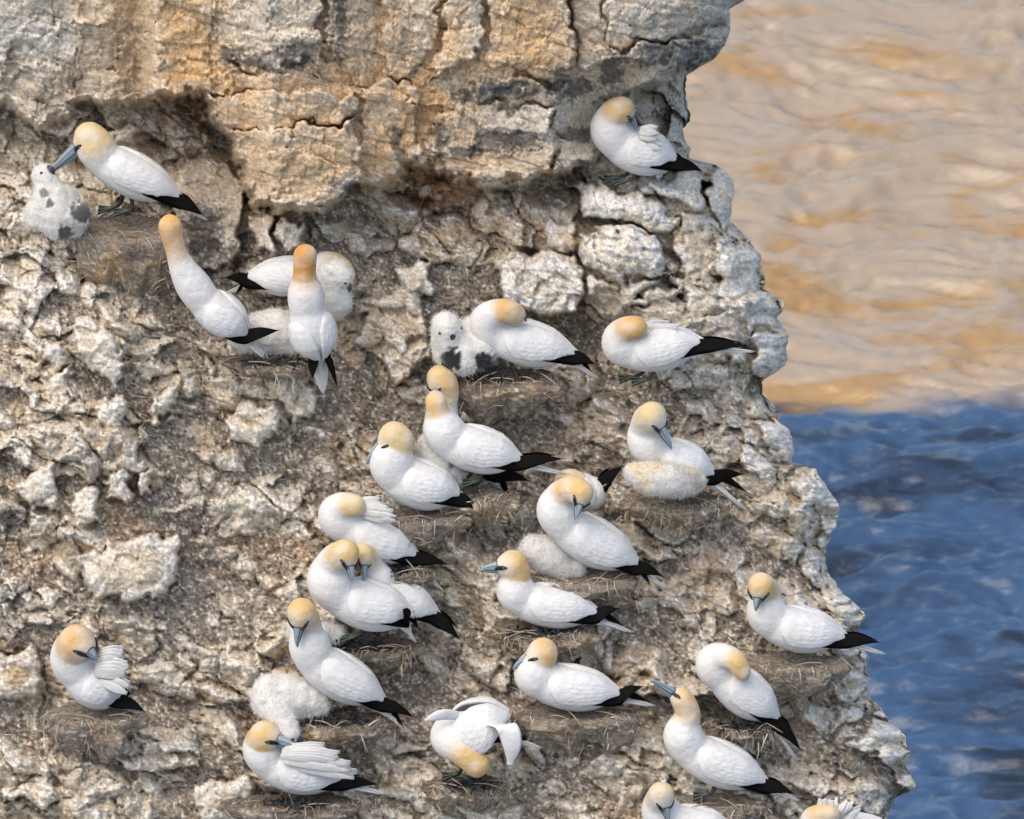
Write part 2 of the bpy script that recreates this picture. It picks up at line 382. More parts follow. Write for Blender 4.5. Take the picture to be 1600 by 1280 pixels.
CHICKS = [
 dict(id=1, label='grey-white downy chick with black wing patches, fed by the top left adult', foot=(95,368), sp=[(112,346,0,26),(88,340,.02,33),(80,312,-.01,29),(76,294,-.03,21),(68,274,-.05,19)], extra=[(124,336,.05,19),(60,336,.0,24),(100,312,-.03,25)], bill=(84,262,-.03), dark=[(128,332,18,.9),(78,318,8,.8),(100,362,14,.9),(68,300,8,.7),(82,268,10,.95)], tone=.9),
 dict(id=2, label='smooth white chick in the rock hollow, head down beneath its parent', foot=(525,492), off=-.02, sp=[(524,472,.02,26),(520,450,.02,26),(521,428,.02,24),(532,432,.05,18)], bill=(548,456,.05), tone=1.0),
 dict(id=3, label='pale downy chick lying behind the upright orange-headed bird', foot=(410,552), off=-.10, sp=[(385,528,0,24),(410,522,0,36),(440,520,0,36),(452,532,.02,24)], tone=.95),
 dict(id=4, label='downy chick with bold black wing patches beside the preening adult', foot=(722,580), sp=[(745,545,-.02,34),(722,552,0,36),(705,545,0,30),(698,520,.02,26),(697,512,.03,24)], bill=(708,532,.08), extra=[(735,515,-.04,22)], dark=[(707,562,18,1.0),(755,565,16,1.0),(709,548,8,.8)], tone=.95),
 dict(id=5, label='mottled downy chick wedged between the standing pair and the sitter', foot=(690,760), off=-.05, sp=[(672,700,0,22),(688,722,0,32),(705,742,0,24)], dark=[(704,728,6,.7)], tone=.85),
 dict(id=6, label='yellow-stained fluffy chick lying flat under the adult at right', foot=(1035,772), off=.1, sp=[(990,738,0,16),(1012,746,.02,25),(1040,750,.04,28),(1068,752,.03,24),(1085,754,.02,17)], dark=[(1085,752,14,.3)], tone=.82, yel=.5),
 dict(id=7, label='cream downy chick crouched behind the central sitter whose bill points left', foot=(870,896), off=-.04, sp=[(835,862,0,26),(858,868,0,30),(880,880,0,26),(900,886,.02,16)], tone=.82),
 dict(id=8, label='large cream chick stretching its neck down to the bottom sitting adult', foot=(450,1120), off=.0, sp=[(490,1098,0,26),(460,1092,0,36),(425,1088,.02,34),(434,1112,.08,25),(446,1134,.12,20),(453,1150,.15,16)], bill=(476,1162,.17), tone=.92),
 dict(id=9, label='small white chick peeping out below the nuzzling pair', foot=(510,1008), off=.0, sp=[(468,985,-.03,20),(490,990,0,20),(515,992,.02,18),(526,990,.03,14)], bill=(524,1004,.06), tone=1.0),
]
# nests: (x, y of the top centre, half width, height in px, orange tint, label)
NESTS = [
 dict(x=200, y=352, a=88, h=190, tint=1.15, b=80, label='tall rusty nest pedestal under the feeding gannet at top left'),
 dict(x=430, y=560, a=90, h=45, tint=.1, b=60, label='dark flat nest in the hollow under the upright orange-headed bird', dark=1),
 dict(x=790, y=585, a=92, h=105, tint=.7, b=55, label='brown straw nest pedestal under the preening bird and black-patched chick', dark=1),
 dict(x=728, y=768, a=70, h=75, tint=.7, b=50, label='reddish nest block under the standing pair'),
 dict(x=655, y=800, a=78, h=100, tint=.5, b=55, label='straw-hung nest below the sitting bird with lowered bill'),
 dict(x=1055, y=776, a=82, h=72, tint=.5, b=55, label='rounded straw nest under the yellow-stained chick'),
 dict(x=905, y=898, a=88, h=90, tint=.8, b=55, label='ochre nest pedestal under the swan-necked bird'),
 dict(x=840, y=982, a=80, h=60, tint=.6, b=55, label='nest with black seaweed under the central sitter whose bill points left', dark=1),
 dict(x=570, y=1004, a=80, h=70, tint=.6, b=55, label='nest ledge under the nuzzling pair', dark=1),
 dict(x=525, y=1122, a=90, h=85, tint=.8, b=55, label='ochre nest under the large cream chick', dark=1),
 dict(x=600, y=888, a=70, h=40, tint=.2, b=50, label='low nest under the preening bird with ruffled feathers', dark=1),
 dict(x=1235, y=1030, a=85, h=115, tint=.6, b=55, label='straw nest hanging at the right cliff edge'),
 dict(x=1160, y=1130, a=60, h=45, tint=.1, b=45, label='shallow nest under the steeply leaning bird', dark=1),
 dict(x=150, y=1112, a=80, h=95, tint=.8, b=55, label='rust-streaked nest pedestal under the hunched bird at lower left'),
 dict(x=730, y=1222, a=62, h=70, tint=.4, b=50, label='nest with black seaweed at the bowing bird\'s feet', dark=1),
 dict(x=895, y=1112, a=95, h=100, tint=.6, b=55, label='broad nest under the sitter between the bowing and bill-raising birds'),
 dict(x=465, y=1250, a=95, h=60, tint=.2, b=55, label='dark straw nest under the bottom sitting bird', dark=1),
 dict(x=1115, y=1250, a=75, h=60, tint=.2, b=50, label='low nest under the bill-raising bird'),
]
BIRDS.append(dict(id=27, label='sitting gannet in profile, bill angled down left, between the bowing and bill-raising birds', foot=(890,1105), R=(950,1090), B=(852,1068), rb=42,
      neck=[(836,1054,0,33),(838,1038,0,25),(846,1026,0,24),(848,1020,0,24)], bill=(800,1044,.03), T=(1022,1102), tips=[(1006,1072,.03),(1018,1098,.06)], yl=(28,48), hc=1.3, crown=.4))
# ------------------------------------------------------------------ cliff
EDGE = np.array([(1260,-600),(1195,-200),(1165,-40),(1158,0),(1131,38),(1126,92),(1098,118),(1106,165),(1110,205),(1104,248),(1138,258),(1152,300),(1150,348),(1170,372),(1184,405),(1180,452),(1206,470),(1214,515),(1216,562),(1198,598),(1222,640),(1240,668),(1242,722),(1281,732),(1300,792),(1290,868),(1312,930),(1352,958),(1366,1030),(1364,1090),(1400,1150),(1430,1232),(1412,1280),(1440,1380),(1480,1700)], float)
WALLP = [(-900,-900),(-900,120),(0,160),(60,200),(130,160),(180,165),(235,152),(320,150),(322,185),(350,205),(372,250),(395,318),(500,332),(560,292),(610,288),(650,255),(690,272),(760,292),(868,272),(930,250),(935,150),(1000,142),(1085,100),(1127,93),(1300,-900)]
# blocks measured on the photograph: outline, height above its surroundings (m), tilt across, tilt up, roughness
BLOCKS = [
 ([(-60,-60),(88,-60),(90,85),(50,92),(0,80),(-60,85)],.09,0,.1,.6), ([(-10,92),(50,97),(95,92),(120,150),(90,195),(60,197),(20,165),(-15,140)],.07,0,.2,1.3),
 ([(95,-60),(122,-60),(122,60),(95,88)],.03,0,0,.6), ([(125,-60),(172,-60),(168,25),(148,40),(128,20)],.06,0,.2,.5), ([(125,45),(225,20),(232,140),(180,165),(120,150)],.02,.1,.1,1),
 ([(232,-60),(325,-60),(330,80),(343,148),(236,150)],.10,.1,.05,.5), ([(327,-60),(505,-60),(500,60),(440,118),(345,98)],.12,0,.1,1.1), ([(347,103),(440,122),(503,92),(560,95),(560,138),(350,149)],.10,0,.25,1.1),
 ([(322,152),(480,141),(560,148),(555,183),(420,203),(352,202),(324,184)],.15,0,.1,.6), ([(354,207),(555,188),(560,290),(500,330),(400,317),(374,250)],.14,.1,.35,.5),
 ([(508,-60),(600,-60),(590,118),(562,140),(507,60)],.11,-.05,.1,.5), ([(563,146),(600,122),(655,132),(650,250),(610,285),(564,290)],.12,0,.1,.45), ([(603,-60),(690,-60),(688,60),(640,128),(601,118)],.13,.05,.05,.4),
 ([(693,-60),(755,-60),(750,98),(690,108),(662,130),(692,60)],.15,.1,.1,.4), ([(759,-60),(890,-60),(893,103),(840,128),(762,98)],.18,0,.12,.35), ([(740,112),(838,133),(925,126),(930,155),(860,163),(745,163)],.13,0,.2,1),
 ([(690,167),(862,168),(866,268),(760,290),(692,268)],.14,0,.08,.4), ([(870,165),(925,160),(935,200),(925,250),(870,268)],.17,.1,.1,.6), ([(893,-60),(945,-60),(948,130),(926,124),(896,105)],.10,0,.1,.7),
 ([(948,-60),(1165,-60),(1130,35),(1000,68),(950,74)],.17,-.1,.1,.4), ([(951,78),(1000,72),(1128,40),(1125,92),(1080,95),(1000,139),(952,133)],.16,-.1,.3,.7),
 ([(900,288),(930,285),(1000,300),(1060,345),(1050,362),(980,350),(905,340)],.13,0,.25,.6), ([(1010,280),(1095,268),(1105,318),(1080,330),(1030,305)],.11,-.1,.2,.5), ([(1107,262),(1140,258),(1152,300),(1148,345),(1130,365),(1107,330)],.04,-.1,.1,.6),
 ([(908,365),(945,352),(1020,355),(1042,385),(1030,425),(985,440),(940,435),(912,420)],.16,0,.2,.9), ([(915,434),(967,442),(965,455),(915,458)],.08,0,.2,.6), ([(970,445),(1035,427),(1030,448),(985,458)],.10,0,.2,.6),
 ([(972,462),(1070,442),(1072,458),(990,480),(972,478)],.10,0,.2,.6), ([(855,340),(898,352),(902,388),(865,392),(852,368)],.11,0,.2,.6), ([(770,405),(815,392),(905,392),(912,490),(870,505),(790,470)],.11,0,.15,.9),
 ([(990,482),(1060,468),(1066,510),(1000,515)],.05,0,.1,.4), ([(1075,452),(1130,440),(1125,485),(1075,510)],.07,0,.1,.5), ([(1062,330),(1100,335),(1110,435),(1072,440),(1047,380)],.05,-.1,.1,.6),
 ([(1115,372),(1165,377),(1180,440),(1165,460),(1137,480),(1120,430)],.08,-.1,.1,.8), ([(1100,497),(1156,487),(1160,570),(1110,560)],.06,0,.1,.5), ([(1168,475),(1205,464),(1212,510),(1172,514)],.08,-.15,.1,.6), ([(1170,519),(1214,516),(1216,560),(1195,595),(1174,590)],.08,-.1,.1,.6),
 ([(1175,655),(1225,645),(1242,670),(1240,735),(1200,700)],.10,-.1,.2,.8), ([(1232,742),(1280,732),(1298,790),(1252,800)],.09,0,.3,.9),
 ([(115,497),(150,490),(200,560),(190,605),(150,590),(108,550)],.11,.1,.3,.8), ([(65,530),(102,528),(102,572),(68,570)],.08,0,.3,.5), ([(60,577),(112,575),(115,612),(80,615)],.08,0,.25,.5), ([(155,625),(185,615),(200,650),(190,675),(158,680)],.10,0,.3,.7),
 ([(230,620),(280,590),(285,640),(245,665),(228,640)],.12,0,.3,.8), ([(340,640),(395,635),(435,630),(438,680),(405,705),(355,690)],.11,.1,.35,.8), ([(120,880),(165,850),(280,825),(290,860),(270,930),(150,940)],.10,.1,.3,.6),
 ([(45,725),(80,725),(92,790),(50,800),(28,770)],.11,0,.3,.6), ([(165,717),(225,710),(222,743),(175,740)],.11,0,.3,.6), ([(155,747),(200,737),(210,785),(165,780)],.11,0,.3,.6), ([(212,740),(235,735),(245,770),(215,785)],.09,0,.3,.6),
 ([(300,1225),(390,1205),(398,1240),(370,1290),(310,1290)],.12,.1,.3,.7), ([(-10,1020),(60,1010),(65,1090),(-10,1100)],.10,0,.3,.7), ([(110,770),(155,760),(160,830),(118,815)],.09,0,.3,.7), ([(620,420),(670,400),(680,460),(640,480)],.07,0,.2,.7),
 ([(420,570),(470,575),(500,640),(470,660),(425,620)],.05,0,.2,1), ([(560,470),(660,440),(672,560),(620,600),(560,540)],.06,.2,.2,1.2),
 ([(165,205),(215,190),(230,330),(180,320)],.02,0,.1,.8), ([(285,255),(345,245),(385,300),(370,420),(290,420),(270,330)],.03,.3,.12,.5), ([(395,335),(430,338),(432,395),(395,398)],.05,0,.1,.5), ([(435,338),(476,338),(474,390),(436,395)],.06,0,.1,.5),
]
def edge_x(y):
    e = np.interp(y, EDGE[:, 1], EDGE[:, 0])
    return e + 9 * fbm(y, y * 0 + 3.3, 34, 4, 77, .6)

def wall_mask(x, y):
    n = 12 * noise(x / 30, y / 30, 301) + 5 * noise(x / 10, y / 10, 303)
    return sstep(-9, 9, poly_sd(x, y, WALLP) + n)

def macro(x, y, wm=None):
    x = np.asarray(x, float); y = np.asarray(y, float)
    if wm is None: wm = wall_mask(x, y)
    m = 0.03 + (y - 640) / PX * 0.09
    m = m + 0.16 * sstep(430, 120, x) * sstep(360, 560, y)
    m = m - 0.10 * sstep(330, 250, y) * (1 - wm) - 0.15 * sstep(170, 250, x) * sstep(430, 380, x) * sstep(470, 380, y)
    m = m + 0.08 * sstep(880, 960, x) * sstep(600, 420, y)
    lift = 0.02 + 0.20 * sstep(215, 245, x) - 0.04 * sstep(600, 900, x) + 0.08 * sstep(320, 380, x) * sstep(640, 520, x)
    yb = 165 + 125 * sstep(210, 250, x)
    m = m + wm * (lift + 0.42 * (yb - np.minimum(y, yb)) / PX + 0.02 + 0.04 * sstep(210, 250, x))
    m = m + 0.05 * fbm(x, y, 260, 3, 11)
    e = np.maximum(edge_x(y) - x, 0)
    m = m - 0.26 * np.exp(-e / 38) - 0.16 * np.exp(-e / 150)
    return m

LEAN = 0.466 * 0.85
def base_w(d):
    fx, fy = d['foot']
    return float(macro(np.array([fx]), np.array([fy]))[0]) + 0.12 + d.get('off', 0)
def chain_of(d):
    """spheres (x, y, w, r) of a bird or chick"""
    w0 = d['w0']; fy = d['foot'][1]
    def W(x, y, dw): return w0 + LEAN * (fy - y) / PX + dw
    out = []
    if 'sp' in d:
        pts = [(x, y, W(x, y, dw), r) for x, y, dw, r in d['sp']]
        return pts, [(x, y, W(x, y, dw), r) for x, y, dw, r in d.get('extra', [])]
    R, B, rb = d['R'], d['B'], d['rb']
    for t, f in ((1.0, .30), (.9, .46), (.75, .72), (.55, .94), (.35, 1.0), (.15, .95), (0, .84)):
        x = B[0] + (R[0] - B[0]) * t; y = B[1] + (R[1] - B[1]) * t
        out.append((x, y, W(x, y, 0), rb * f * .82))
    for x, y, dw, r in d['neck']:
        out.append((x, y, W(x, y, dw), r))
    return out, []
for d in BIRDS + CHICKS:
    d['w0'] = base_w(d)

def vor_layer(qx, qy, cell, seed, amp, tx, ty0, ty1, edge, k, lp=2.0, top=0.0):
    """angular blocks: a tilted front face, a sloping ledge top, bevelled joints"""
    f1, f2, cx, cy, kx, ky = voronoi(qx, qy, cell, seed, lp)
    a = rnd(kx, ky, seed + 5) - 0.5; b = rnd(kx, ky, seed + 6) - 0.5; c = rnd(kx, ky, seed + 7)
    s = cell / PX
    up = -cy * s; ac = cx * s
    ty = ty0 + (ty1 - ty0) * c
    h = tx * 2 * b * ac + ty * up
    if top:
        o = (-.05 + .35 * rnd(kx, ky, seed + 8)) * s
        sl = top * (.6 + .8 * rnd(kx, ky, seed + 9))
        t2 = (rnd(kx, ky, seed + 10) - .5) * 2
        h = np.minimum(h, tx * 2 * b * ac + ty * o - sl * (up - o) + .3 * t2 * ac)
        # a third facet cuts one flank
        o2 = (.10 + .25 * rnd(kx, ky, seed + 11)) * s; sg = np.where(rnd(kx, ky, seed + 12) < .5, -1.0, 1.0)
        h = np.minimum(h, ty * up + .25 * s - top * .9 * (sg * ac - o2) + .4 * t2 * up)
    h = h + amp * 2 * a
    d = f2 - f1
    h = h - edge * np.maximum(0, 1 - d / k) ** 1.3
    return h, kx, ky, d

def build_cliff():
    rs = np.random.RandomState(4)
    # rows (photograph y) fine in view, coarser beyond; columns run from the left out to the cliff's edge and then back round the corner
    ys = np.concatenate([np.linspace(-520, -60, 60)[:-1], np.linspace(-60, 1340, 665)[:-1], np.linspace(1340, 1800, 60)])
    ca = np.concatenate([np.linspace(-0.42, -0.03, 60)[:-1], np.linspace(-0.03, 1.0, 615)])
    nside = 70
    ye = edge_x(ys)
    X = ca[None, :] * ye[:, None]
    Y = np.repeat(ys[:, None], len(ca), 1)
    back = (np.linspace(0, 1, nside + 1)[1:] ** 1.5) * 3.2          # metres behind the edge
    XS = ye[:, None] + 0 * back[None, :]
    X = np.concatenate([X, XS], 1); Y = np.concatenate([Y, np.repeat(ys[:, None], nside, 1)], 1)
    BK = np.concatenate([np.zeros((len(ys), len(ca))), np.repeat(back[None, :], len(ys), 0)], 1)
    NX = X + BK * PX                                                # unrolled coordinate for the patterns
    wm = wall_mask(X, Y)
    mac = macro(X, Y, wm)
    e = np.maximum(edge_x(Y) - X, 0)
    near_edge = np.exp(-e / 120) * (1 - wm)
    # ---- fractured rock
    w1 = fbm(NX, Y, 90, 3, 101); w2 = fbm(NX, Y, 90, 3, 131)
    ang = math.radians(-14)
    rx = NX * math.cos(ang) - Y * math.sin(ang); ry = NX * math.sin(ang) + Y * math.cos(ang)
    th = math.radians(31)                                           # the beds dip down to the right
    wx_ = NX + 20 * w1 + 2.0 * noise(NX / 12, Y / 12, 5); wy_ = Y + 20 * w2 + 2.0 * noise(NX / 12, Y / 12, 6)
    al = wx_ * math.cos(th) + wy_ * math.sin(th); ac_ = -wx_ * math.sin(th) + wy_ * math.cos(th)
    qx, qy = al / 1.55, ac_
    s1, k1x, k1y, d1 = vor_layer(qx, qy, 66, 201, .036, .40, .15, .55, .014, .08, 3.0, 1.3)
    s2, k2x, k2y, d2 = vor_layer(wx_ * 1.05 + 300, wy_ * 0.9, 33, 221, .020, .50, .1, .6, .004, .10, 2.6, 1.4)
    s3, k3x, k3y, d3 = vor_layer(qx + 77, qy, 14.5, 241, .0085, .55, .0, .6, .0015, .2, 2.0, 1.2)
    s4, _, _, d4 = vor_layer(NX + 3 * w1, Y + 3 * w2, 7.2, 261, .0034, .5, .0, .5, .001, .25, 2.0, 1.0)
    rid = 0; am = 1.0; sc = 46.0
    for o in range(4):
        n_ = noise(al / (sc * 1.5), ac_ / sc, 281 + o)
        rid = rid + am * (.35 - np.abs(n_)) * 1.6; am *= .55; sc *= .5
    # smoother jointed wall
    ux = rx + 12 * w1; uy = ry + 12 * w2
    # bedded, jointed chalk: slanting beds broken into blocks, each set a little forward, back or askew
    def beds(H, Wd, seed, amp, tilt, gd):
        bc = (uy + .35 * H * noise(ux / 140, uy / 50, seed)) / H
        bi_ = np.floor(bc).astype(np.int64); fb = bc - bi_
        jw = ux / (Wd * (.7 + .7 * rnd(bi_, bi_ * 0, seed + 1))) + 9.7 * rnd(bi_, bi_ * 0, seed + 2) + .10 * noise(ux / 12, uy / 12, seed + 3)
        ji = np.floor(jw).astype(np.int64); fj = jw - ji
        jt = .5 * (rnd(ji, bi_, seed + 7) - .5); k_ = fj < jt + .5                 # an uneven second joint
        ji = ji * 2 + k_
        r1 = rnd(ji, bi_, seed + 4) - .5; r2 = rnd(ji, bi_, seed + 5) - .5; r3 = rnd(ji, bi_, seed + 6)
        h = amp * 2 * r1 + tilt * 2 * r2 * (fj - .5) * Wd / PX + (.25 - .45 * r3) * (.5 - fb) * H / PX
        eb = np.minimum(fb, 1 - fb) * H; ej = np.minimum(np.minimum(fj, 1 - fj), np.abs(fj - jt - .5)) * Wd
        g = np.exp(-(eb / 1.9) ** 2) * sstep(-.15, .35, noise(ux / 50, uy / 20, seed + 8)) + np.exp(-(ej / 1.9) ** 2) * sstep(.0, .4, noise(ux / 20, uy / 50, seed + 9))
        return h - gd * np.minimum(g, 1), ji, bi_
    a1, ax1, ay1 = beds(62, 120, 401, .026, .14, .020)
    a2, _, _ = beds(23, 52, 431, .010, .14, .010)
    a3, _, _, _ = vor_layer(ux, uy * 1.3, 21, 441, .0035, .15, -.1, .25, .002, .12, 3.0)
    fine = fbm(NX, Y, 34, 4, 601, .6)
    s0, _, _, _ = vor_layer(qx * .8 + 50, qy, 185, 191, .048, .2, .1, .40, .012, .06, 3.0, .8)
    rock_s = 1.2 * s0 + 1.2 * s1 + 1.05 * s2 + 1.0 * s3 + 1.1 * s4 + .020 * rid
    coarse_s = 1.2 * s0 + 1.2 * s1 + .9 * s2 + .35 * s3 + .015 * rid
    rock_w = a1 + a2 + a3 + .35 * s4 + .007 * fine + .012 * fbm(rx * .35, ry, 26, 4, 611)
    rock = rock_s * (1 - wm) + rock_w * wm
    coarse = coarse_s * (1 - wm) + rock_w * wm
    # thin open cracks
    cxx = rx + 22 * w1 + 4 * noise(NX / 10, Y / 10, 15); cyy = ry + 22 * w2 + 4 * noise(NX / 10, Y / 10, 16)
    f1c, f2c = voronoi(cxx * 1.2, cyy, 84, 911)[:2]; f1e, f2e = voronoi(cxx, cyy * 1.7, 40, 921)[:2]
    crack = np.maximum(np.exp(-((f2c - f1c) * 84 / 3.2) ** 2) * sstep(-.25, .2, noise(NX / 60, Y / 60, 931)), .6 * np.exp(-((f2e - f1e) * 40 / 2.6) ** 2) * sstep(-.1, .3, noise(NX / 45, Y / 45, 941)))
    lab = np.full(X.shape, -1, np.int64)
    front = BK == 0
    bw = np.zeros(X.shape)
    jx = X + 14 * noise(X / 34, Y / 34, 71) + 5 * noise(X / 11, Y / 11, 73); jy = Y + 14 * noise(X / 34, Y / 34, 72) + 5 * noise(X / 11, Y / 11, 74)
    for bi, (poly, h, tx, ty, ro) in enumerate(BLOCKS):
        p = np.array(poly, float)
        x0, y0 = p.min(0) - 30; x1, y1 = p.max(0) + 30
        rowm = (ys > y0) & (ys < y1)
        r0, r1 = np.where(rowm)[0][[0, -1]]
        sl = (slice(r0, r1 + 1), slice(0, len(ca)))
        sd = poly_sd(jx[sl], jy[sl], poly)
        c = p.mean(0)
        m = sstep(-1.0, 3.5, sd) if bi < 21 else sstep(-1.5, 5.0, sd)
        rnd_edge = 1 - np.exp(-np.maximum(sd, 0) / (7 + 5 * ro))
        hs = (h if bi < 39 else h * .62) if bi >= 21 else .06 + (h - .13) * .9
        if bi < 21: tx = tx + .22 * math.sin(bi * 2.4); ty = ty + .12 * math.cos(bi * 1.7)
        hh = hs * ((.93 + .07 * rnd_edge) if bi < 21 else (.55 + .45 * rnd_edge)) + tx * (X[sl] - c[0]) / PX - ty * (Y[sl] - c[1]) / PX
        det = (ro * (.6 * s2[sl] + .45 * s3[sl] + .5 * s4[sl] + (.012 * rid[sl] if bi >= 21 else 0)) * (.5 if bi < 21 else 1) + (1.0 if bi < 21 else .35 * ro) * a2[sl] + (.55 * a1[sl] if bi < 21 else 0) + a3[sl] * .6 + .010 * ro * fine[sl])
        new = hh + det
        rock[sl] = rock[sl] * (1 - m) + new * m
        groove = np.exp(-(np.maximum(np.abs(sd), 0) / 2.2) ** 2) * (.006 if bi < 21 else .012) * sstep(-.5, .5, noise(X[sl] / 35, Y[sl] / 35, 75 + bi))
        coarse[sl] = coarse[sl] * (1 - m) + hh * m
        rock[sl] -= groove
        lab[sl] = np.where(sd > 0, bi, lab[sl])
        bw[sl] = np.maximum(bw[sl], m)
    def blur(a, n):
        for ax in (0, 1):
            c = np.cumsum(np.concatenate([np.repeat(np.take(a, [0], ax), n + 1, ax), a, np.repeat(np.take(a, [-1], ax), n, ax)], ax), ax)
            L = a.shape[ax]
            a = (np.take(c, np.arange(2 * n + 1, 2 * n + 1 + L), ax) - np.take(c, np.arange(0, L), ax)) / (2 * n + 1)
        return a
    # ---- soil lying in the rubble of the slope
    soil_bias = .026 + .040 * fbm(NX, Y, 150, 3, 701) - .17 * wm - .05 * near_edge
    soil_bias = soil_bias - .10 * sstep(640, 520, Y) * sstep(740, 860, NX) - .12 * sstep(430, 300, Y) - .030 * sstep(330, 150, X) * sstep(450, 600, Y)
    soil = soil_bias + .020 * fbm(NX * .8 + Y * .5, Y * 1.1 - NX * .5, 42, 3, 711) + .010 * fbm(NX, Y, 11, 3, 721, .7) - .055
    soil = soil + .75 * blur(blur(coarse, 28), 28)
    k = .006
    dlt = coarse - soil
    bl = sstep(-.010, .012, dlt)
    rel = (coarse + (rock - coarse)) * bl + (soil + 1.1 * s4 + .75 * s3 + .3 * s2 + .012 * rid) * (1 - bl)
    rockm = sstep(-.004, .008, dlt + .006 * noise(NX / 6, Y / 6, 731))
    w = mac + rel
    w = w - crack * (.008 * wm + .007 * (1 - wm) * rockm)
    # ---- ledges kept clear where the birds sit
    for d in BIRDS + CHICKS:
        ch, ex = chain_of(d)
        for (cx, cy, cw, r) in ch + ex:
            rr = r + 60
            r0, r1 = np.searchsorted(ys, [cy - rr, cy + rr])
            sl = (slice(r0, r1), slice(0, len(ca)))
            dd = np.sqrt((X[sl] - cx) ** 2 + (Y[sl] - cy) ** 2)
            lim = cw - .75 * r / PX - .02 + np.maximum(dd - r - 4, 0) / PX * 1.6 + .01 * fine[sl] + .6 * s3[sl]
            lim = np.where(dd < rr, lim, 9)
            w[sl] = np.minimum(w[sl], lim)
    w = w - BK
    sr = blur(blur(rel, 5), 3) * .5 + .015
    sideoff = np.where(front, sr * np.exp(-e / 22) * PX, (sr - .25 * (1 - np.exp(-BK / .6))) * PX)
    XX = X + sideoff
    V = P(XX, Y, w)
    # ---- colours
    dy_ = np.gradient(w, axis=0) / np.maximum(np.gradient(Y, axis=0), 1e-6) * PX     # per metre downwards
    prom = w - blur(blur(w, 7), 7)
    flat = sstep(.3, 1.6, dy_)                          # upward facing ledge tops
    def rgb(r, g, b): return np.array([r, g, b])
    n1 = fbm(NX, Y, 120, 4, 801); n2 = fbm(NX, Y, 40, 4, 811, .6); n3 = fbm(NX, Y, 12, 3, 821, .7); n4 = noise(NX / 4.5, Y / 4.5, 831); n5 = noise(NX / 2.9, Y / 2.9, 832)
    base = rgb(.58, .50, .385)[None, None] * np.ones(X.shape + (1,))
    def mix(c, m):
        nonlocal base
        m = np.clip(m, 0, 1)[..., None]
        base = base * (1 - m) + np.asarray(c) * m
    mix((.70, .645, .545), sstep(-.1, .5, n1 + .5 * n2))
    mix((.50, .375, .245), .75 * sstep(.1, .6, fbm(NX, Y, 80, 4, 841)))
    mix((.46, .41, .345), .6 * sstep(.15, .6, fbm(NX, Y, 60, 4, 851)))
    # orange iron stain on the upper wall, other grey and brown patches, measured
    def blob(cx, cy, rx_, ry_, c, s, soft=.75, ns=1.15):
        dd = np.sqrt(((X - cx) / rx_) ** 2 + ((Y - cy) / ry_) ** 2) + ns * (n2 * .7 + n3 * .4)
        mix(c, s * sstep(1 + soft, 1 - soft, dd) * front)
    mix((.575, .425, .275), .62 * wm * sstep(-.3, .3, n1 + .6 * n2) * sstep(60, 260, X + 60 * n2))
    OR = (.58, .345, .14); TAN = (.555, .39, .235); GREY = (.53, .495, .44)
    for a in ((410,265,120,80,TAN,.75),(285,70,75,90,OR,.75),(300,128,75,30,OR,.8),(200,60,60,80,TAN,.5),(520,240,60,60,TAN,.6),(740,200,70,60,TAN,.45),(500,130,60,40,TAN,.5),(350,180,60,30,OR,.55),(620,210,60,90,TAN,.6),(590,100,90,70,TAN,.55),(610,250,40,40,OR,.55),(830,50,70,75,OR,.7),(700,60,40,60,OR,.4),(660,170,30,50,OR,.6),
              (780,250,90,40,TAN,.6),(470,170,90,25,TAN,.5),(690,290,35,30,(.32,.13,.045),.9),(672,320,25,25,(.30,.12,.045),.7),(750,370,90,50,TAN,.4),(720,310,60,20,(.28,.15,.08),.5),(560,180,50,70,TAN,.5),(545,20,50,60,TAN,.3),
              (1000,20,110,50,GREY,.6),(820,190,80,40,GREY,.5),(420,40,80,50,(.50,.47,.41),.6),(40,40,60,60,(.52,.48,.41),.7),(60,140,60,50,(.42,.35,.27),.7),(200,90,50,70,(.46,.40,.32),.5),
              (330,350,50,80,(.36,.33,.30),.6),(310,200,60,60,(.30,.25,.20),.5),(600,560,80,90,(.40,.27,.16),.45),(880,660,90,60,(.36,.24,.15),.5),(1010,640,60,60,(.38,.27,.17),.3),(1130,860,60,60,(.38,.25,.15),.5),(980,950,60,60,(.40,.27,.16),.45),(560,700,60,50,(.36,.23,.13),.5),(30,1050,60,50,(.48,.33,.18),.6)):  # brown patches, two of them darkening the hollow at upper left
        blob(*a)
    # dark lichen bands and patches
    LI = (.075, .07, .066)
    for a in ((790,140,60,16),(890,138,42,20),(730,150,25,14),(790,222,60,17),(715,238,35,10),(1050,85,80,20),(1100,78,30,18),(955,110,20,30),(905,210,38,12),(420,95,75,15),(365,85,25,12),(460,80,22,18),(690,215,14,26),(540,295,30,14),(620,225,8,30),(530,30,14,60),(310,360,38,45),(345,400,40,30),(30,800,26,20),(20,940,25,30),(10,830,20,40)):
        cx, cy, rx_, ry_ = a
        dd = np.sqrt(((X - cx) / rx_) ** 2 + ((Y - cy) / ry_) ** 2) + .75 * (n2 * .6 + n3 * .8 + .3 * n4)
        mix(LI, .80 * sstep(1.35, .55, dd) * front)
    # pale, freshly broken or lime-washed edges; guano
    gu = sstep(.010, .034, prom + .018 * n3 + .010 * n2) * rockm
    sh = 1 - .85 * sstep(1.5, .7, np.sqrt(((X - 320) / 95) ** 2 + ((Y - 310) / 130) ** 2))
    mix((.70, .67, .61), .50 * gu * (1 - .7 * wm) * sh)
    gz = np.zeros(X.shape)
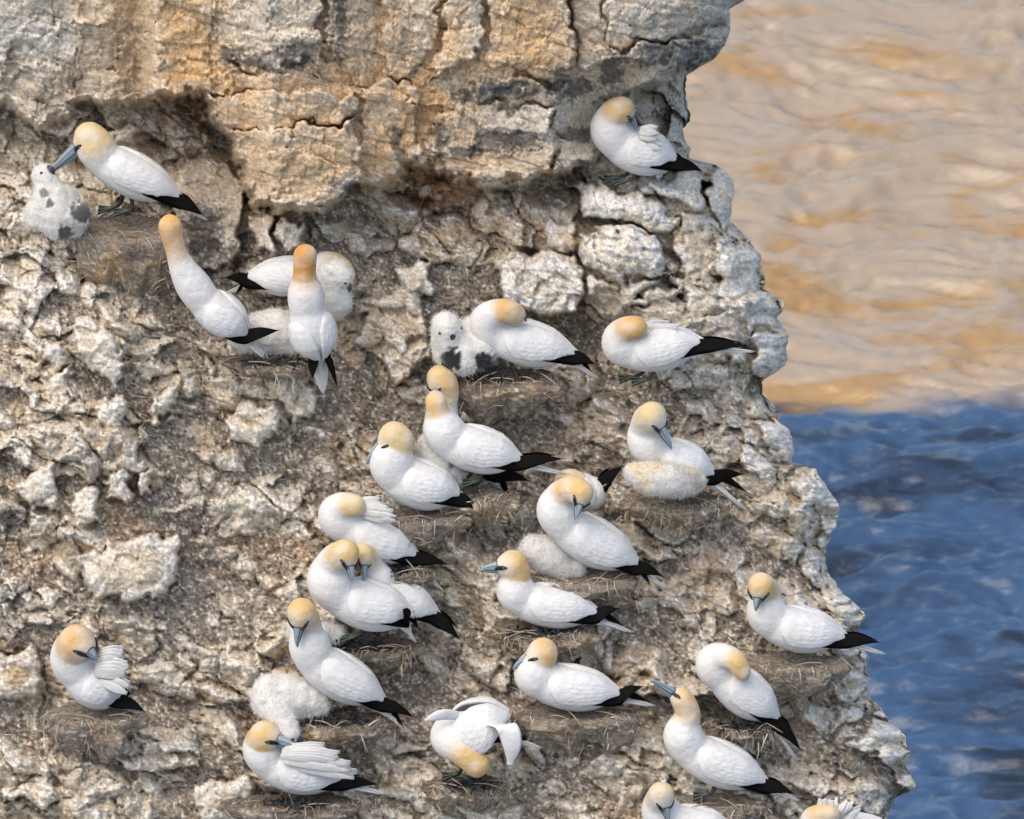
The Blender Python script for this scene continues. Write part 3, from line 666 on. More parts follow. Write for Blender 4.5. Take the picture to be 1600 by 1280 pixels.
    for cx, cy, rx_, ry_ in ((980,320,95,50),(990,395,60,50),(1200,680,60,60),(1150,430,40,90),(1180,540,30,90),(1290,780,40,60),(60,480,80,90),(1300,900,60,120),(1370,1100,60,140),(1060,560,80,60),(820,440,90,50),(40,70,60,60)):
        gz = np.maximum(gz, sstep(1.4, .4, np.sqrt(((X - cx) / rx_) ** 2 + ((Y - cy) / ry_) ** 2)))
    g2 = sstep(-.05, .40, n2 * .5 + n3 * .6 + .3 * n4 + .55 * gz - .34 + 7 * np.clip(prom, -.03, .03)) * rockm
    mix((.73, .715, .68), .62 * g2 * (1 - .55 * wm) * sh)
    # soil colours
    soilc = np.array([.305, .262, .21]) * (1 + .5 * n2 + .5 * n3)[..., None]
    soilc = soilc + np.clip(.7 * n4 + .3 * n5 + .9 * n3 - .20, 0, 1)[..., None] * np.array([.70, .65, .57])
    soilc = soilc * (1 - .35 * sstep(.15, .6, -n4 + .4 * n3))[..., None]
    redn = sstep(.1, .6, fbm(NX, Y, 130, 3, 871))[..., None]
    soilc = soilc * (1 - .5 * redn) + soilc * np.array([1.2, .95, .76]) * .5 * redn
    sm = np.clip((1 - rockm) + .55 * flat * (1 - wm) * sstep(-.25, .3, n2 + n3 * .5), 0, 1)
    sm = sm * (1 - .85 * wm)
    base = base * (1 - sm[..., None]) + np.clip(soilc, .02, .9) * sm[..., None]
    base = base * (1 + .20 * n3 + .22 * n4 + .18 * n5)[..., None]
    # specks and thin cracks of dark lichen
    speck = sstep(.42, .62, noise(NX / 5.2, Y / 5.2, 861) + .25 * n2)
    base = base * (1 - .40 * speck * (1 - .3 * sm))[..., None]
    base = np.clip(base, .015, .85)
    # ---- which piece each face belongs to
    key = (k1x + 500) * 4096 + (k1y + 500)
    wkey = (ax1 + 500) * 4096 + (ay1 + 500) + 10 ** 8
    key = np.where(wm > .5, wkey, key)
    inview = front & (X > -20) & (Y > -20) & (Y < 1300)
    ok = (lab < 0) & (rockm > .5) & inview
    ids, cnt = np.unique(key[ok], return_counts=True)
    order = np.argsort(-cnt)[:300 - len(BLOCKS)]
    pick = ids[order][cnt[order] > 60]
    pos = np.searchsorted(np.sort(pick), key)
    sp = np.sort(pick)
    hit = sp[np.clip(pos, 0, len(sp) - 1)] == key
    lab = np.where(ok & hit, len(BLOCKS) + np.clip(pos, 0, len(sp) - 1), lab)
    lab = np.where(front, lab, -1)
    ny, nx = X.shape
    i = np.arange(ny - 1)[:, None] * nx + np.arange(nx - 1)[None, :]
    F = np.stack([i, i + nx, i + nx + 1, i + 1], -1).reshape(-1, 4)
    fl = lab[:-1, :-1].reshape(-1)
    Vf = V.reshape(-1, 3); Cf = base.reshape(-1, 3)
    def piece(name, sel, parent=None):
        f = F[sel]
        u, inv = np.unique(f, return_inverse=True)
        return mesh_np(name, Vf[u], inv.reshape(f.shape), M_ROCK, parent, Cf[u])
    cl = piece('cliff', fl < 0)
    cl['kind'] = 'structure'
    order = np.argsort(fl, kind='stable'); sf = fl[order]
    bounds = np.searchsorted(sf, np.arange(0, len(BLOCKS) + len(sp) + 1))
    for b in range(len(BLOCKS) + len(sp)):
        sel = order[bounds[b]:bounds[b + 1]]
        if len(sel) >= 40:
            piece('rock_block', sel, cl)
    # ---- loose straw and feather litter on the soil
    m = (sm > .55) & inview & (X > 0)
    cand = np.flatnonzero(m.reshape(-1))
    pickc = cand[rs.randint(0, len(cand), 3200)]
    p0 = Vf[pickc]
    n = len(p0)
    a = np.radians(-35 + rs.normal(0, 38, n)); L = rs.uniform(.012, .05, n); tw = rs.uniform(-.25, .35, n)
    dirv = np.cos(a)[:, None] * RIGHT + np.sin(a)[:, None] * UPV + tw[:, None] * TOW
    side = np.cross(dirv, TOW); side /= np.linalg.norm(side, axis=1)[:, None]
    hw = rs.uniform(.0008, .0019, n)[:, None]
    p0 = p0 + TOW * .006
    p1 = p0 + dirv * (L * .5)[:, None] + TOW * .004; p2 = p0 + dirv * L[:, None]
    SV = np.stack([p0 - side * hw, p0 + side * hw, p1 - side * hw * .9, p1 + side * hw * .9, p2], 1).reshape(-1, 3)
    o = np.arange(n)[:, None] * 5
    q = (o + np.array([0, 1, 3, 2])); t3 = (o + np.array([2, 3, 4]))
    tone = rs.uniform(.35, 1.0, n)[:, None] * np.where(rs.rand(n)[:, None] < .3, np.array([.62, .60, .56]), np.array([.40, .29, .17]))
    st = mesh_np('straw_litter', SV, [q, t3], M_STRAW, None, np.repeat(tone, 5, 0), smooth=False)
    st['kind'] = 'stuff'; st['label'] = 'dry straw and feather litter strewn over the brown soil of the slope'; st['category'] = 'straw'
    return cl
CLIFF = build_cliff()
# ------------------------------------------------------------------ birds
def unit(v):
    v = np.asarray(v, float); return v / max(np.linalg.norm(v), 1e-9)
def crom(pts, per):
    """Catmull-Rom through points (n,k)"""
    p = np.asarray(pts, float)
    p = np.concatenate([[2 * p[0] - p[1]], p, [2 * p[-1] - p[-2]]])
    out = []
    for i in range(1, len(p) - 2):
        t = np.linspace(0, 1, per, endpoint=False)[:, None]
        a, b, c, d = p[i - 1:i + 3]
        out.append(.5 * (2 * b + (c - a) * t + (2 * a - 5 * b + 4 * c - d) * t ** 2 + (3 * b - a - 3 * c + d) * t ** 3))
    out.append(p[-2][None])
    return np.concatenate(out)

def ico():
    import bmesh
    bm = bmesh.new(); bmesh.ops.create_icosphere(bm, subdivisions=3, radius=1)
    v = np.array([x.co[:] for x in bm.verts]); f = np.array([[q.index for q in x.verts] for x in bm.faces])
    bm.free(); return v, f
ICO_V, ICO_F = ico()

def remesh_spheres(C, voxel, smooth):
    """one continuous skin over a chain of spheres C (n,4)"""
    V = (ICO_V[None] * C[:, None, 3:4] + C[:, None, :3]).reshape(-1, 3)
    F = (ICO_F[None] + (np.arange(len(C)) * len(ICO_V))[:, None, None]).reshape(-1, 3)
    o = mesh_np('tmp', V, F, None)
    m = o.modifiers.new('r', 'REMESH'); m.mode = 'VOXEL'; m.voxel_size = voxel
    s = o.modifiers.new('s', 'SMOOTH'); s.factor = .5; s.iterations = smooth
    dg = bpy.context.evaluated_depsgraph_get()
    me = bpy.data.meshes.new_from_object(o.evaluated_get(dg))
    n = len(me.vertices); v = np.empty(n * 3, np.float32); me.vertices.foreach_get('co', v)
    q = np.empty(len(me.loops), np.int32); me.loops.foreach_get('vertex_index', q)
    tot = np.empty(len(me.polygons), np.int32); me.polygons.foreach_get('loop_total', tot)
    st = np.empty(len(me.polygons), np.int32); me.polygons.foreach_get('loop_start', st)
    faces = []
    for k in (3, 4):
        s_ = st[tot == k]
        if len(s_): faces.append(q[s_[:, None] + np.arange(k)])
    old = o.data
    bpy.data.objects.remove(o); bpy.data.meshes.remove(old); bpy.data.meshes.remove(me)
    return v.reshape(-1, 3).astype(float), faces

def grid_faces(n, m, off=0, closed=False):
    i = np.arange(n - 1)[:, None] * m + np.arange(m if closed else m - 1)[None]
    j = np.arange(n - 1)[:, None] * m + ((np.arange(m if closed else m - 1) + 1) % m)[None]
    return (np.stack([i, j, j + m, i + m], -1).reshape(-1, 4)) + off

def vnoise(v, scale, seed):
    return (noise(v[:, 0] / scale + 7.1 * seed, v[:, 2] / scale, seed) + noise(v[:, 1] / scale, v[:, 2] / scale + 3.7 * seed, seed + 3) + noise(v[:, 0] / scale, v[:, 1] / scale + 1.3, seed + 9)) / 2

def blade(name, path, width, thick, wdir, mat, parent, loc, col=None, curve=0.0, nseg=12, tip=.04, base=.6, belly=.35, sharp=.75):
    """a feather: lens-shaped in section, pointed at the end of the path"""
    c = crom(path, nseg)
    n = len(c); t = np.linspace(0, 1, n)
    prof = np.where(t < belly, base + (1 - base) * np.sin(t / belly * math.pi / 2), np.maximum(tip, np.cos((t - belly) / (1 - belly) * math.pi / 2) ** sharp))
    tan = np.gradient(c, axis=0); tan /= np.linalg.norm(tan, axis=1)[:, None]
    wd = np.asarray(wdir, float)[None] - (tan @ np.asarray(wdir, float))[:, None] * tan
    wd /= np.linalg.norm(wd, axis=1)[:, None]
    nd = np.cross(tan, wd)
    m = 10
    a = np.linspace(0, 2 * math.pi, m, endpoint=False)
    cs, sn = np.cos(a), np.sin(a)
    V = c[:, None] + wd[:, None] * (cs[None, :, None] * (width * prof)[:, None, None]) + nd[:, None] * ((sn[None] * thick * (prof ** .5)[:, None])[..., None] + (curve * (cs ** 2)[None, :] * (width * prof)[:, None])[..., None])
    V = V.reshape(-1, 3)
    F = grid_faces(n, m, 0, True)
    V = np.concatenate([V, c[:1], c[-1:]])
    k = len(V)
    r = np.arange(m); r2 = (r + 1) % m
    tri = np.concatenate([np.stack([np.full(m, k - 2), r2, r], -1), np.stack([np.full(m, k - 1), (n - 1) * m + r, (n - 1) * m + r2], -1)])
    cc = None if col is None else np.ones((len(V), 3)) * np.asarray(col)
    return mesh_np(name, V - loc, [F, tri], mat, parent, cc)

def tube(name, path, rad, mat, parent, loc, per=8, m=8):
    c = crom([list(p) + [r] for p, r in zip(path, rad)], per)
    r = np.maximum(c[:, 3], .0002); c = c[:, :3]; n = len(c)
    tan = np.gradient(c, axis=0); tan /= np.linalg.norm(tan, axis=1)[:, None] + 1e-9
    ref = np.array([.13, .87, .31]); s = np.cross(tan, ref); s /= np.linalg.norm(s, axis=1)[:, None]; u = np.cross(tan, s)
    a = np.linspace(0, 2 * math.pi, m, endpoint=False)
    V = (c[:, None] + r[:, None, None] * (s[:, None] * np.cos(a)[None, :, None] + u[:, None] * np.sin(a)[None, :, None])).reshape(-1, 3)
    V = np.concatenate([V, c[:1], c[-1:]]); k = len(V)
    q = np.arange(m); q2 = (q + 1) % m
    tri = np.concatenate([np.stack([np.full(m, k - 2), q2, q], -1), np.stack([np.full(m, k - 1), (n - 1) * m + q, (n - 1) * m + q2], -1)])
    return mesh_np(name, V - loc, [grid_faces(n, m, 0, True), tri], mat, parent)

def ball(name, c, rad3, axes, mat, parent, loc):
    V = c + (ICO_V * np.asarray(rad3)) @ np.asarray(axes)
    return mesh_np(name, V - loc, ICO_F, mat, parent)

WHITE = np.array([.65, .64, .62])
WUP = np.array([0, 0, 1.0])

def build_bill(d, H, rH, tipw, hu, parent, loc, long=True):
    f = unit(tipw - H); hl = unit(np.cross(f, hu)); hu = np.cross(hl, f)
    b0 = H + f * rH * .90
    L = np.linalg.norm(tipw - b0)
    n, m = 14, 14
    t = np.linspace(0, 1, n); a = np.linspace(0, 2 * math.pi, m, endpoint=False)
    hh = rH * .46 * (1 - t) ** .62 + .0012; hw = rH * .34 * (1 - t) ** .75 + .001
    droop = -rH * .10 * np.maximum(t - .75, 0) / .25
    V = (b0 + f * (L * t)[:, None] + hu * droop[:, None])[:, None] + hu * (np.sin(a)[None] * hh[:, None])[..., None] + hl * (np.cos(a)[None] * hw[:, None])[..., None]
    V = np.concatenate([V.reshape(-1, 3), [b0, b0 + f * L + hu * droop[-1]]])
    k = len(V); r = np.arange(m); r2 = (r + 1) % m
    tri = np.concatenate([np.stack([np.full(m, k - 2), r, r2], -1), np.stack([np.full(m, k - 1), (n - 1) * m + r2, (n - 1) * m + r], -1)])
    bl = mesh_np('bill', V - loc, [grid_faces(n, m, 0, True)[:, ::-1], tri], M_BILL if long is True else M_DARKBILL, parent)
    if long is True:
        for s in (-1, 1):
            pts = []
            for q in (0.0, .25, .5, .75, .95):
                i = min(int(q * (n - 1)), n - 1)
                pts.append(b0 + f * L * q + hu * (np.interp(q, t, droop) - np.interp(q, t, hh) * .12) + hl * s * np.interp(q, t, hw) * 1.0)
            tube('gape_line', pts, [.0016, .0017, .0015, .0012, .0006], M_MASK, bl, loc, 5, 6)
            pts = [b0 + f * L * q + hu * (np.interp(q, t, droop) + np.interp(q, t, hh) * .55) + hl * s * np.interp(q, t, hw) * .84 for q in (0, .3, .6, .85)]
            tube('nail_groove', pts, [.0011, .0011, .0009, .0005], M_MASK, bl, loc, 5, 6)
    return f, hu, hl

def build_gannet(d):
    w0 = d['w0']; fx, fy = d['foot']
    def W(p, dw=None):
        dw = (p[2] if len(p) > 2 else 0) if dw is None else dw
        return P(np.array(p[0]), np.array(p[1]), np.array(w0 + LEAN * (fy - p[1]) / PX + dw))
    loc = W((fx, fy, 0))
    root = empty('gannet', loc, d['label'], 'gannet', 'adult gannets of the colony')
    rsd = random.Random(d['id'] * 7 + 1)
    ch, _ = chain_of(d)
    pts = np.array([list(P(np.array(x), np.array(y), np.array(w))) + [r / PX] for x, y, w, r in ch])
    # squash the strong perspective-free circle chain into a dense one
    C = crom(pts, 6)
    C[:, 3] = np.maximum(C[:, 3], .004)
    H = pts[-1, :3]; rH = pts[-1, 3]
    tipw = W(d['bill'])
    f = unit(tipw - H)
    C = np.concatenate([C, [np.append(H + f * rH * .32, rH * .82), np.append(H + f * rH * .60, rH * .56)]])
    Tq = W(d['T'] if len(d['T']) > 2 else d['T'] + (0,)); R0 = pts[0, :3]; r0_ = d['rb'] / PX
    tailc = np.array([np.append(R0 + (Tq - R0) * q_, r0_ * (.29 - .30 * q_)) for q_ in (.12, .25, .38, .5)])
    nt_ = len(tailc)
    V, F = remesh_spheres(np.concatenate([C, tailc]), .0075, 5)
    V = V + (vnoise(V, .045, d['id'])[:, None] * .0032 + vnoise(V, .016, d['id'] + 3)[:, None] * .0018) * unit(TOW + .4 * WUP)
    # buff head: by distance along the chain from the head
    arc = np.concatenate([[0], np.cumsum(np.linalg.norm(np.diff(C[::-1, :3], axis=0), axis=1))])[::-1]
    best = np.full(len(V), 1e9); av = np.zeros(len(V))
    for c, a in zip(C, arc):
        dd = np.linalg.norm(V - c[:3], axis=1) / c[3]
        m = dd < best
        best = np.where(m, dd, best); av = np.where(m, a, av)
    hd = np.linalg.norm(V - H, axis=1)
    y0, y1 = d['yl'][0] / PX, d['yl'][1] / PX
    av = np.where(av < 1.2 * y1, np.maximum(av, hd * .0), av)
    proj = np.clip((V - H) @ f, -9, 9) / rH
    ym = sstep(y1 + .02, y0 * .75 + .02, av + .004 * vnoise(V, .03, 5))
    hc = d['hc']
    buff = np.array([.60, .46, .25]) if hc < 1.1 else (np.array([.60, .40, .17]) if hc < 2 else (np.array([.58, .34, .12]) if hc < 2.6 else np.array([.54, .25, .05])))
    side_pale = sstep(.2, 1.0, proj) * .35
    patch = sstep(.05, .8, .5 + vnoise(V, .06, 8 + d['id']))
    k = ym * (.62 + .38 * patch) * (1 - side_pale)
    if d.get('crown'):
        k = k * (1 - d['crown'] * sstep(-.2, .6, proj))
    colr = WHITE * (1 - k[:, None]) + buff * k[:, None]
    # faint grubbiness on breast and belly
    g = sstep(.0, .7, vnoise(V, .10, d['id'] + 20))[:, None] * .28
    colr = colr * (1 - g) + np.array([.55, .495, .41]) * g
    mesh_np('body', V - loc, F, M_PLUM, root, colr)

    # ---- body frame
    B3 = pts[6, :3]; R3 = pts[0, :3]; rb = d['rb'] / PX * .845
    a = unit(R3 - B3); Lb = np.linalg.norm(R3 - B3)
    if 'up' in d:
        u = d['up']; U = u[0] * RIGHT + u[1] * UPV + u[2] * TOW
    else:
        U = WUP
    U = unit(U - (U @ a) * a); Lt = np.cross(a, U)
    if Lt @ TOW < 0: near = -1
    else: near = 1
    tips = [W(t) for t in d['tips']]
    # ---- folded wings
    n, m = 34, 18
    q = np.linspace(0, 1, n)
    ts = -.02 + 1.27 * q
    rw = np.interp(ts, [-.1, 0, .15, .35, .55, .75, .9, 1.0, 1.15, 1.34], [.66, .80, .95, 1.0, .99, .92, .77, .62, .40, .15]) * rb
    jit = np.array([rsd.uniform(-2.5, 2.5) for _ in range(n)])
    lo = np.interp(q, [0, .06, .2, .45, .7, .85, .95, 1], [52, 84, 110, 104, 86, 58, 34, 16]) + rsd.uniform(-9, 7) * np.sin(math.pi * q) + jit * np.interp(q, [0, .5, 1], [0, .6, 1.4])
    up = np.interp(q, [0, .1, .3, .6, 1], [46, 30, 13, 5, 5])
    opened = d.get('openwing')
    for s in (1, -1):
        ph = np.linspace(0, 1, m)
        th = np.radians(up[:, None] + (lo - up)[:, None] * ph[None])
        bul = .007 * np.sin(math.pi * np.clip(ph, 0, 1)) ** .6
        env = np.sin(math.pi * np.clip(q * .96 + .02, 0, 1)) ** .5
        rows = ((ph[None] * 4.2 + .8 * q[:, None] + .03 * np.sin(q * 60)[:, None]) % 1.0)
        ridge = .0048 * (rows ** 2.5 - .28) * sstep(.18, .5, q)[:, None] * np.sin(math.pi * ph)[None] ** .5
        ro = rw[:, None] * 1.015 + .004 + bul[None] * env[:, None] + ridge
        ri = rw[:, None] * .86 * np.ones((1, m))
        if opened:
            lift = .02 + .06 * q[:, None] * (1 - ph[None] * .2)
            ro = ro + lift; ri = ro - .016
        cen = B3 + a * (Lb * ts)[:, None]
        dirs = np.cos(th)[..., None] * U + (s * near) * np.sin(th)[..., None] * Lt
        VO = cen[:, None] + dirs * ro[..., None]; VI = cen[:, None] + dirs * ri[..., None]
        VV = np.concatenate([VO.reshape(-1, 3), VI.reshape(-1, 3)])
        Fo = grid_faces(n, m); Fi = grid_faces(n, m, n * m)[:, ::-1]
        rim = np.concatenate([np.arange(m), np.arange(1, n) * m + m - 1, (n - 1) * m + np.arange(m - 2, -1, -1), np.arange(n - 2, 0, -1) * m])
        rim2 = np.roll(rim, -1)
        Fr = np.stack([rim, rim + n * m, rim2 + n * m, rim2], -1)
        wc = np.ones((len(VV), 3)) * np.array([.655, .65, .638])
        mot = vnoise(VV, .05, d['id'] + 40)
        wc = wc * (1 - .05 * sstep(.1, .6, mot))[:, None]
        wg = mesh_np('wing', VV - loc, [Fo, Fi, Fr], M_WING, root, wc)
        # layered covert and flight feathers of this wing, lying on its surface
        def surf(qq, pp, ex):
            tq = -.02 + 1.27 * qq
            rq = np.interp(qq, q, rw); l_ = np.interp(qq, q, lo); u_ = np.interp(qq, q, up)
            th_ = np.radians(u_ + (l_ - u_) * pp)
            r_ = rq * 1.015 + .004 + .007 * np.sin(math.pi * np.clip(pp, 0, 1)) ** .6 * np.sin(math.pi * np.clip(qq * .96 + .02, 0, 1)) ** .5 + ex
            if opened: r_ = r_ + .02 + .06 * qq * (1 - pp * .2)
            cn = B3 + a * (Lb * tq)[..., None]
            return cn + (np.cos(th_)[..., None] * U + (s * near) * np.sin(th_)[..., None] * Lt) * r_[..., None]
        q0s, p0s, lens, wids = [], [], [], []
        for row in range(9):
            pp = (row + .5) / 9
            nq = 9 if row < 6 else 7
            for kq in range(nq):
                qv = .16 + .62 * (kq + .5 * (row % 2)) / nq + rsd.uniform(-.015, .015)
                q0s.append(qv); p0s.append(pp + rsd.uniform(-.015, .015)); lens.append(rsd.uniform(.14, .19) + .30 * max(0, qv - .40)); wids.append(rsd.uniform(.062, .080))
        q0s, p0s, lens, wids = map(np.array, (q0s, p0s, lens, wids))
        order_ = np.argsort(-q0s); q0s, p0s, lens, wids = q0s[order_], p0s[order_], lens[order_], wids[order_]
        uu = np.linspace(0, 1, 6); vv = np.array([-1, -.5, 0, .5, 1.0])
        wp = np.sqrt(np.clip(1 - (np.clip(uu - .45, 0, 1) / .56) ** 2.4, 0.0, 1)) * (.75 + .25 * np.minimum(uu / .3, 1))
        QQ = np.clip(q0s[:, None, None] + lens[:, None, None] * uu[None, :, None] + 0 * vv[None, None], 0, 1)
        PP = np.clip(p0s[:, None, None] + wids[:, None, None] * wp[None, :, None] * vv[None, None], .0, 1.0)
        EX = .0006 + .0025 * uu[None, :, None] ** 1.3 * (1 - .45 * vv[None, None] ** 2) + 0 * QQ
        FV = surf(QQ, PP, EX).reshape(-1, 3)
        nf = len(q0s); gf = grid_faces(6, 5)
        FF = (gf[None] + (np.arange(nf) * 30)[:, None, None]).reshape(-1, 4)
        fc = np.repeat(np.array([rsd.uniform(.93, 1.03) for _ in range(nf)]), 30)[:, None] * np.array([.65, .645, .632]) * (1 - .05 * (np.tile(np.repeat(uu, 5), nf) < .5))[:, None]
        cf = mesh_np('covert_feathers', FV - loc, FF, M_WING, wg, fc); cf['kind'] = 'stuff'
        # black primaries of this wing
        if opened and s == 1:
            tip = tips[1]
        else:
            tip = tips[0] if s == 1 else tips[-1]
        bt = .66
        rbase = .90 * rb
        b0 = B3 + a * Lb * bt + (math.cos(math.radians(88)) * U + s * near * math.sin(math.radians(88)) * Lt) * rbase * .97
        b1 = B3 + a * Lb * 1.10 + (math.cos(math.radians(58)) * U + s * near * math.sin(math.radians(58)) * Lt) * rb * .44
        wd = unit(.75 * U - .55 * s * near * Lt)
        for kf, (fr, wdt) in enumerate(((1.0, 10.5), (.84, 11), (.68, 11))):
            tp = b1 + (tip - b1) * fr + U * (-.004 * kf) - TOW * .002 * kf
            mid = (b1 + tp) * .5 + U * .008
            blade('primary_feather', [b0 - U * .003 * kf, b1 - U * .004 * kf, mid - U * .003 * kf, tp], wdt / PX, .0028, wd, M_BLACK, wg, loc, curve=.06, base=.35, sharp=1.25, belly=.45)
    # ---- tail
    T3 = W(d['T'] if len(d['T']) > 2 else d['T'] + (0,))
    tb = B3 + a * Lb * .84
    for kf, (sp_, fr, wdt) in enumerate(((0, 1.03, 14), (.5, .99, 12), (-.5, .97, 12), (.9, .90, 11), (-.9, .90, 11))):
        tp = tb + (T3 - tb) * fr + Lt * sp_ * .016 - U * .002 * abs(sp_)
        md = (R3 + tp) * .5 + Lt * sp_ * .008
        blade('tail_feather', [tb, R3 * .75 + tb * .25 - U * .004, md, tp], wdt / PX, .004, unit(.75 * Lt + .5 * U * (1 if near > 0 else -1)), M_WING, root, loc, col=WHITE * rsd.uniform(.95, 1.0), base=.8, belly=.3)
    # ---- ruffled feathers
    for (p0, p1, wdt, dw) in d.get('ruff', []):
        A = W((p0[0], p0[1], dw - .03)); Bq = W((p1[0], p1[1], dw))
        horiz = abs(p1[0] - p0[0]) > abs(p1[1] - p0[1])
        ax_ = unit(UPV * .9 + RIGHT * .3) if horiz else RIGHT
        for kf in range(4):
            o_ = (kf - 1.5) / 1.5
            A2 = A + ax_ * o_ * wdt / PX * .4; B2 = Bq + ax_ * (o_ * wdt / PX * .6) + unit(Bq - A) * rsd.uniform(-.012, .004) + TOW * rsd.uniform(-.008, .008)
            blade('ruffled_feather', [A2, (A2 + B2) * .5 + TOW * .010, B2], wdt * .60 / PX, .0018, ax_ * .85 + TOW * .5, M_WING, root, loc, col=WHITE * rsd.uniform(.92, 1.02), base=.7, belly=.6, tip=.45, nseg=6)
    if opened:
        for pa, wdt in (([(715, 1118, .06), (690, 1117, .10), (664, 1126, .10)], 9), ([(768, 1132, .10), (792, 1138, .17), (800, 1165, .19), (797, 1196, .18)], 17)):
            pp = [W(p) for p in pa]
            blade('half_open_wing', pp, wdt / PX, .007, RIGHT if wdt > 10 else unit(UPV + .4 * TOW), M_WING, root, loc, col=WHITE, base=.8, belly=.45, tip=.3)
    # ---- bill, mask, eyes
    hu = d.get('hu'); hu = (hu[0] * RIGHT + hu[1] * UPV + hu[2] * TOW) if hu else WUP
    hu = unit(hu - (hu @ f) * f)
    if not d.get('nobill'):
        f, hu, hl = build_bill(d, H, rH, tipw, hu, root, loc)
        if d.get('mouth'):
            pass
    else:
        hl = unit(np.cross(f, hu))
    if not d.get('nobill') or d.get('eye'):
        for s in (-1, 1):
            dirv = unit(f * .66 + hu * .24 + hl * s * .72)
            ec = H + dirv * rH * 1.03
            mk = blade('eye_mask', [H + unit(f * .46 + hu * .26 + hl * s * .84) * rH * 1.0, ec, H + unit(f * .9 + hu * .16 + hl * s * .50) * rH * 1.12, H + f * rH * 1.18 + hl * s * rH * .37 + hu * rH * .08], (.0100 * rH / .06), .0045, hu, M_MASK, root, loc, base=.25, belly=.55, tip=.5)
            ey = ball('eye', ec, (.0056, .0056, .0056), np.eye(3), M_EYE, root, loc)
            ball('pupil', ec + dirv * .0030, (.0034, .0034, .0034), np.eye(3), M_PUPIL, ey, loc)
        if not d.get('nobill'):
            # dark ring of bare skin where the bill meets the face
            c0 = H + f * rH * 1.02
            ring = [c0 + (hu * math.cos(t) * .45 + hl * math.sin(t) * .36) * rH for t in np.linspace(-2.6, 2.6, 9)]
            tube('gape_skin', ring, [.0006, .001, .0013, .0015, .0016, .0015, .0013, .001, .0006], M_MASK, root, loc, 4, 6)
    # ---- legs and webbed feet
    if d.get('leg'):
        bx = B3 + a * Lb * .45
        for i, (lx, ly) in enumerate(d['feet']):
            G = W((lx, ly, .02 if i == 0 else -.05))
            top = bx + (G - bx) * .35 - a * .01
            knee = G + (top - G) * .45 + a * .012
            lg = tube('leg', [top, knee, G + WUP * .012], [.013, .0085, .0075], M_FOOT, root, loc)
            fwd = unit(np.array([-a[0], -a[1], 0])); sd = np.cross(fwd, WUP)
            toes = [G + fwd * .062 + sd * k_ * .032 for k_ in (-1.1, 0, 1.1)]
            hv = np.array([G + WUP * .014, toes[0] + WUP * .004, toes[1] + WUP * .004, toes[2] + WUP * .004])
            low = hv - WUP * .006
            fv = np.concatenate([hv, low])
            fq = np.array([[0, 1, 2], [0, 2, 3], [4, 6, 5], [4, 7, 6]])
            fs = np.array([[0, 4, 5, 1], [1, 5, 6, 2], [2, 6, 7, 3], [3, 7, 4, 0]])
            web = mesh_np('foot', fv - loc, [fq, fs], M_FOOT, root, smooth=False)
            for tq in toes:
                tube('toe', [G + WUP * .016, G + (tq - G) * .5 + WUP * .012, tq + WUP * .006], [.0042, .003, .002], M_TOE, web, loc, 4, 6)
    return root

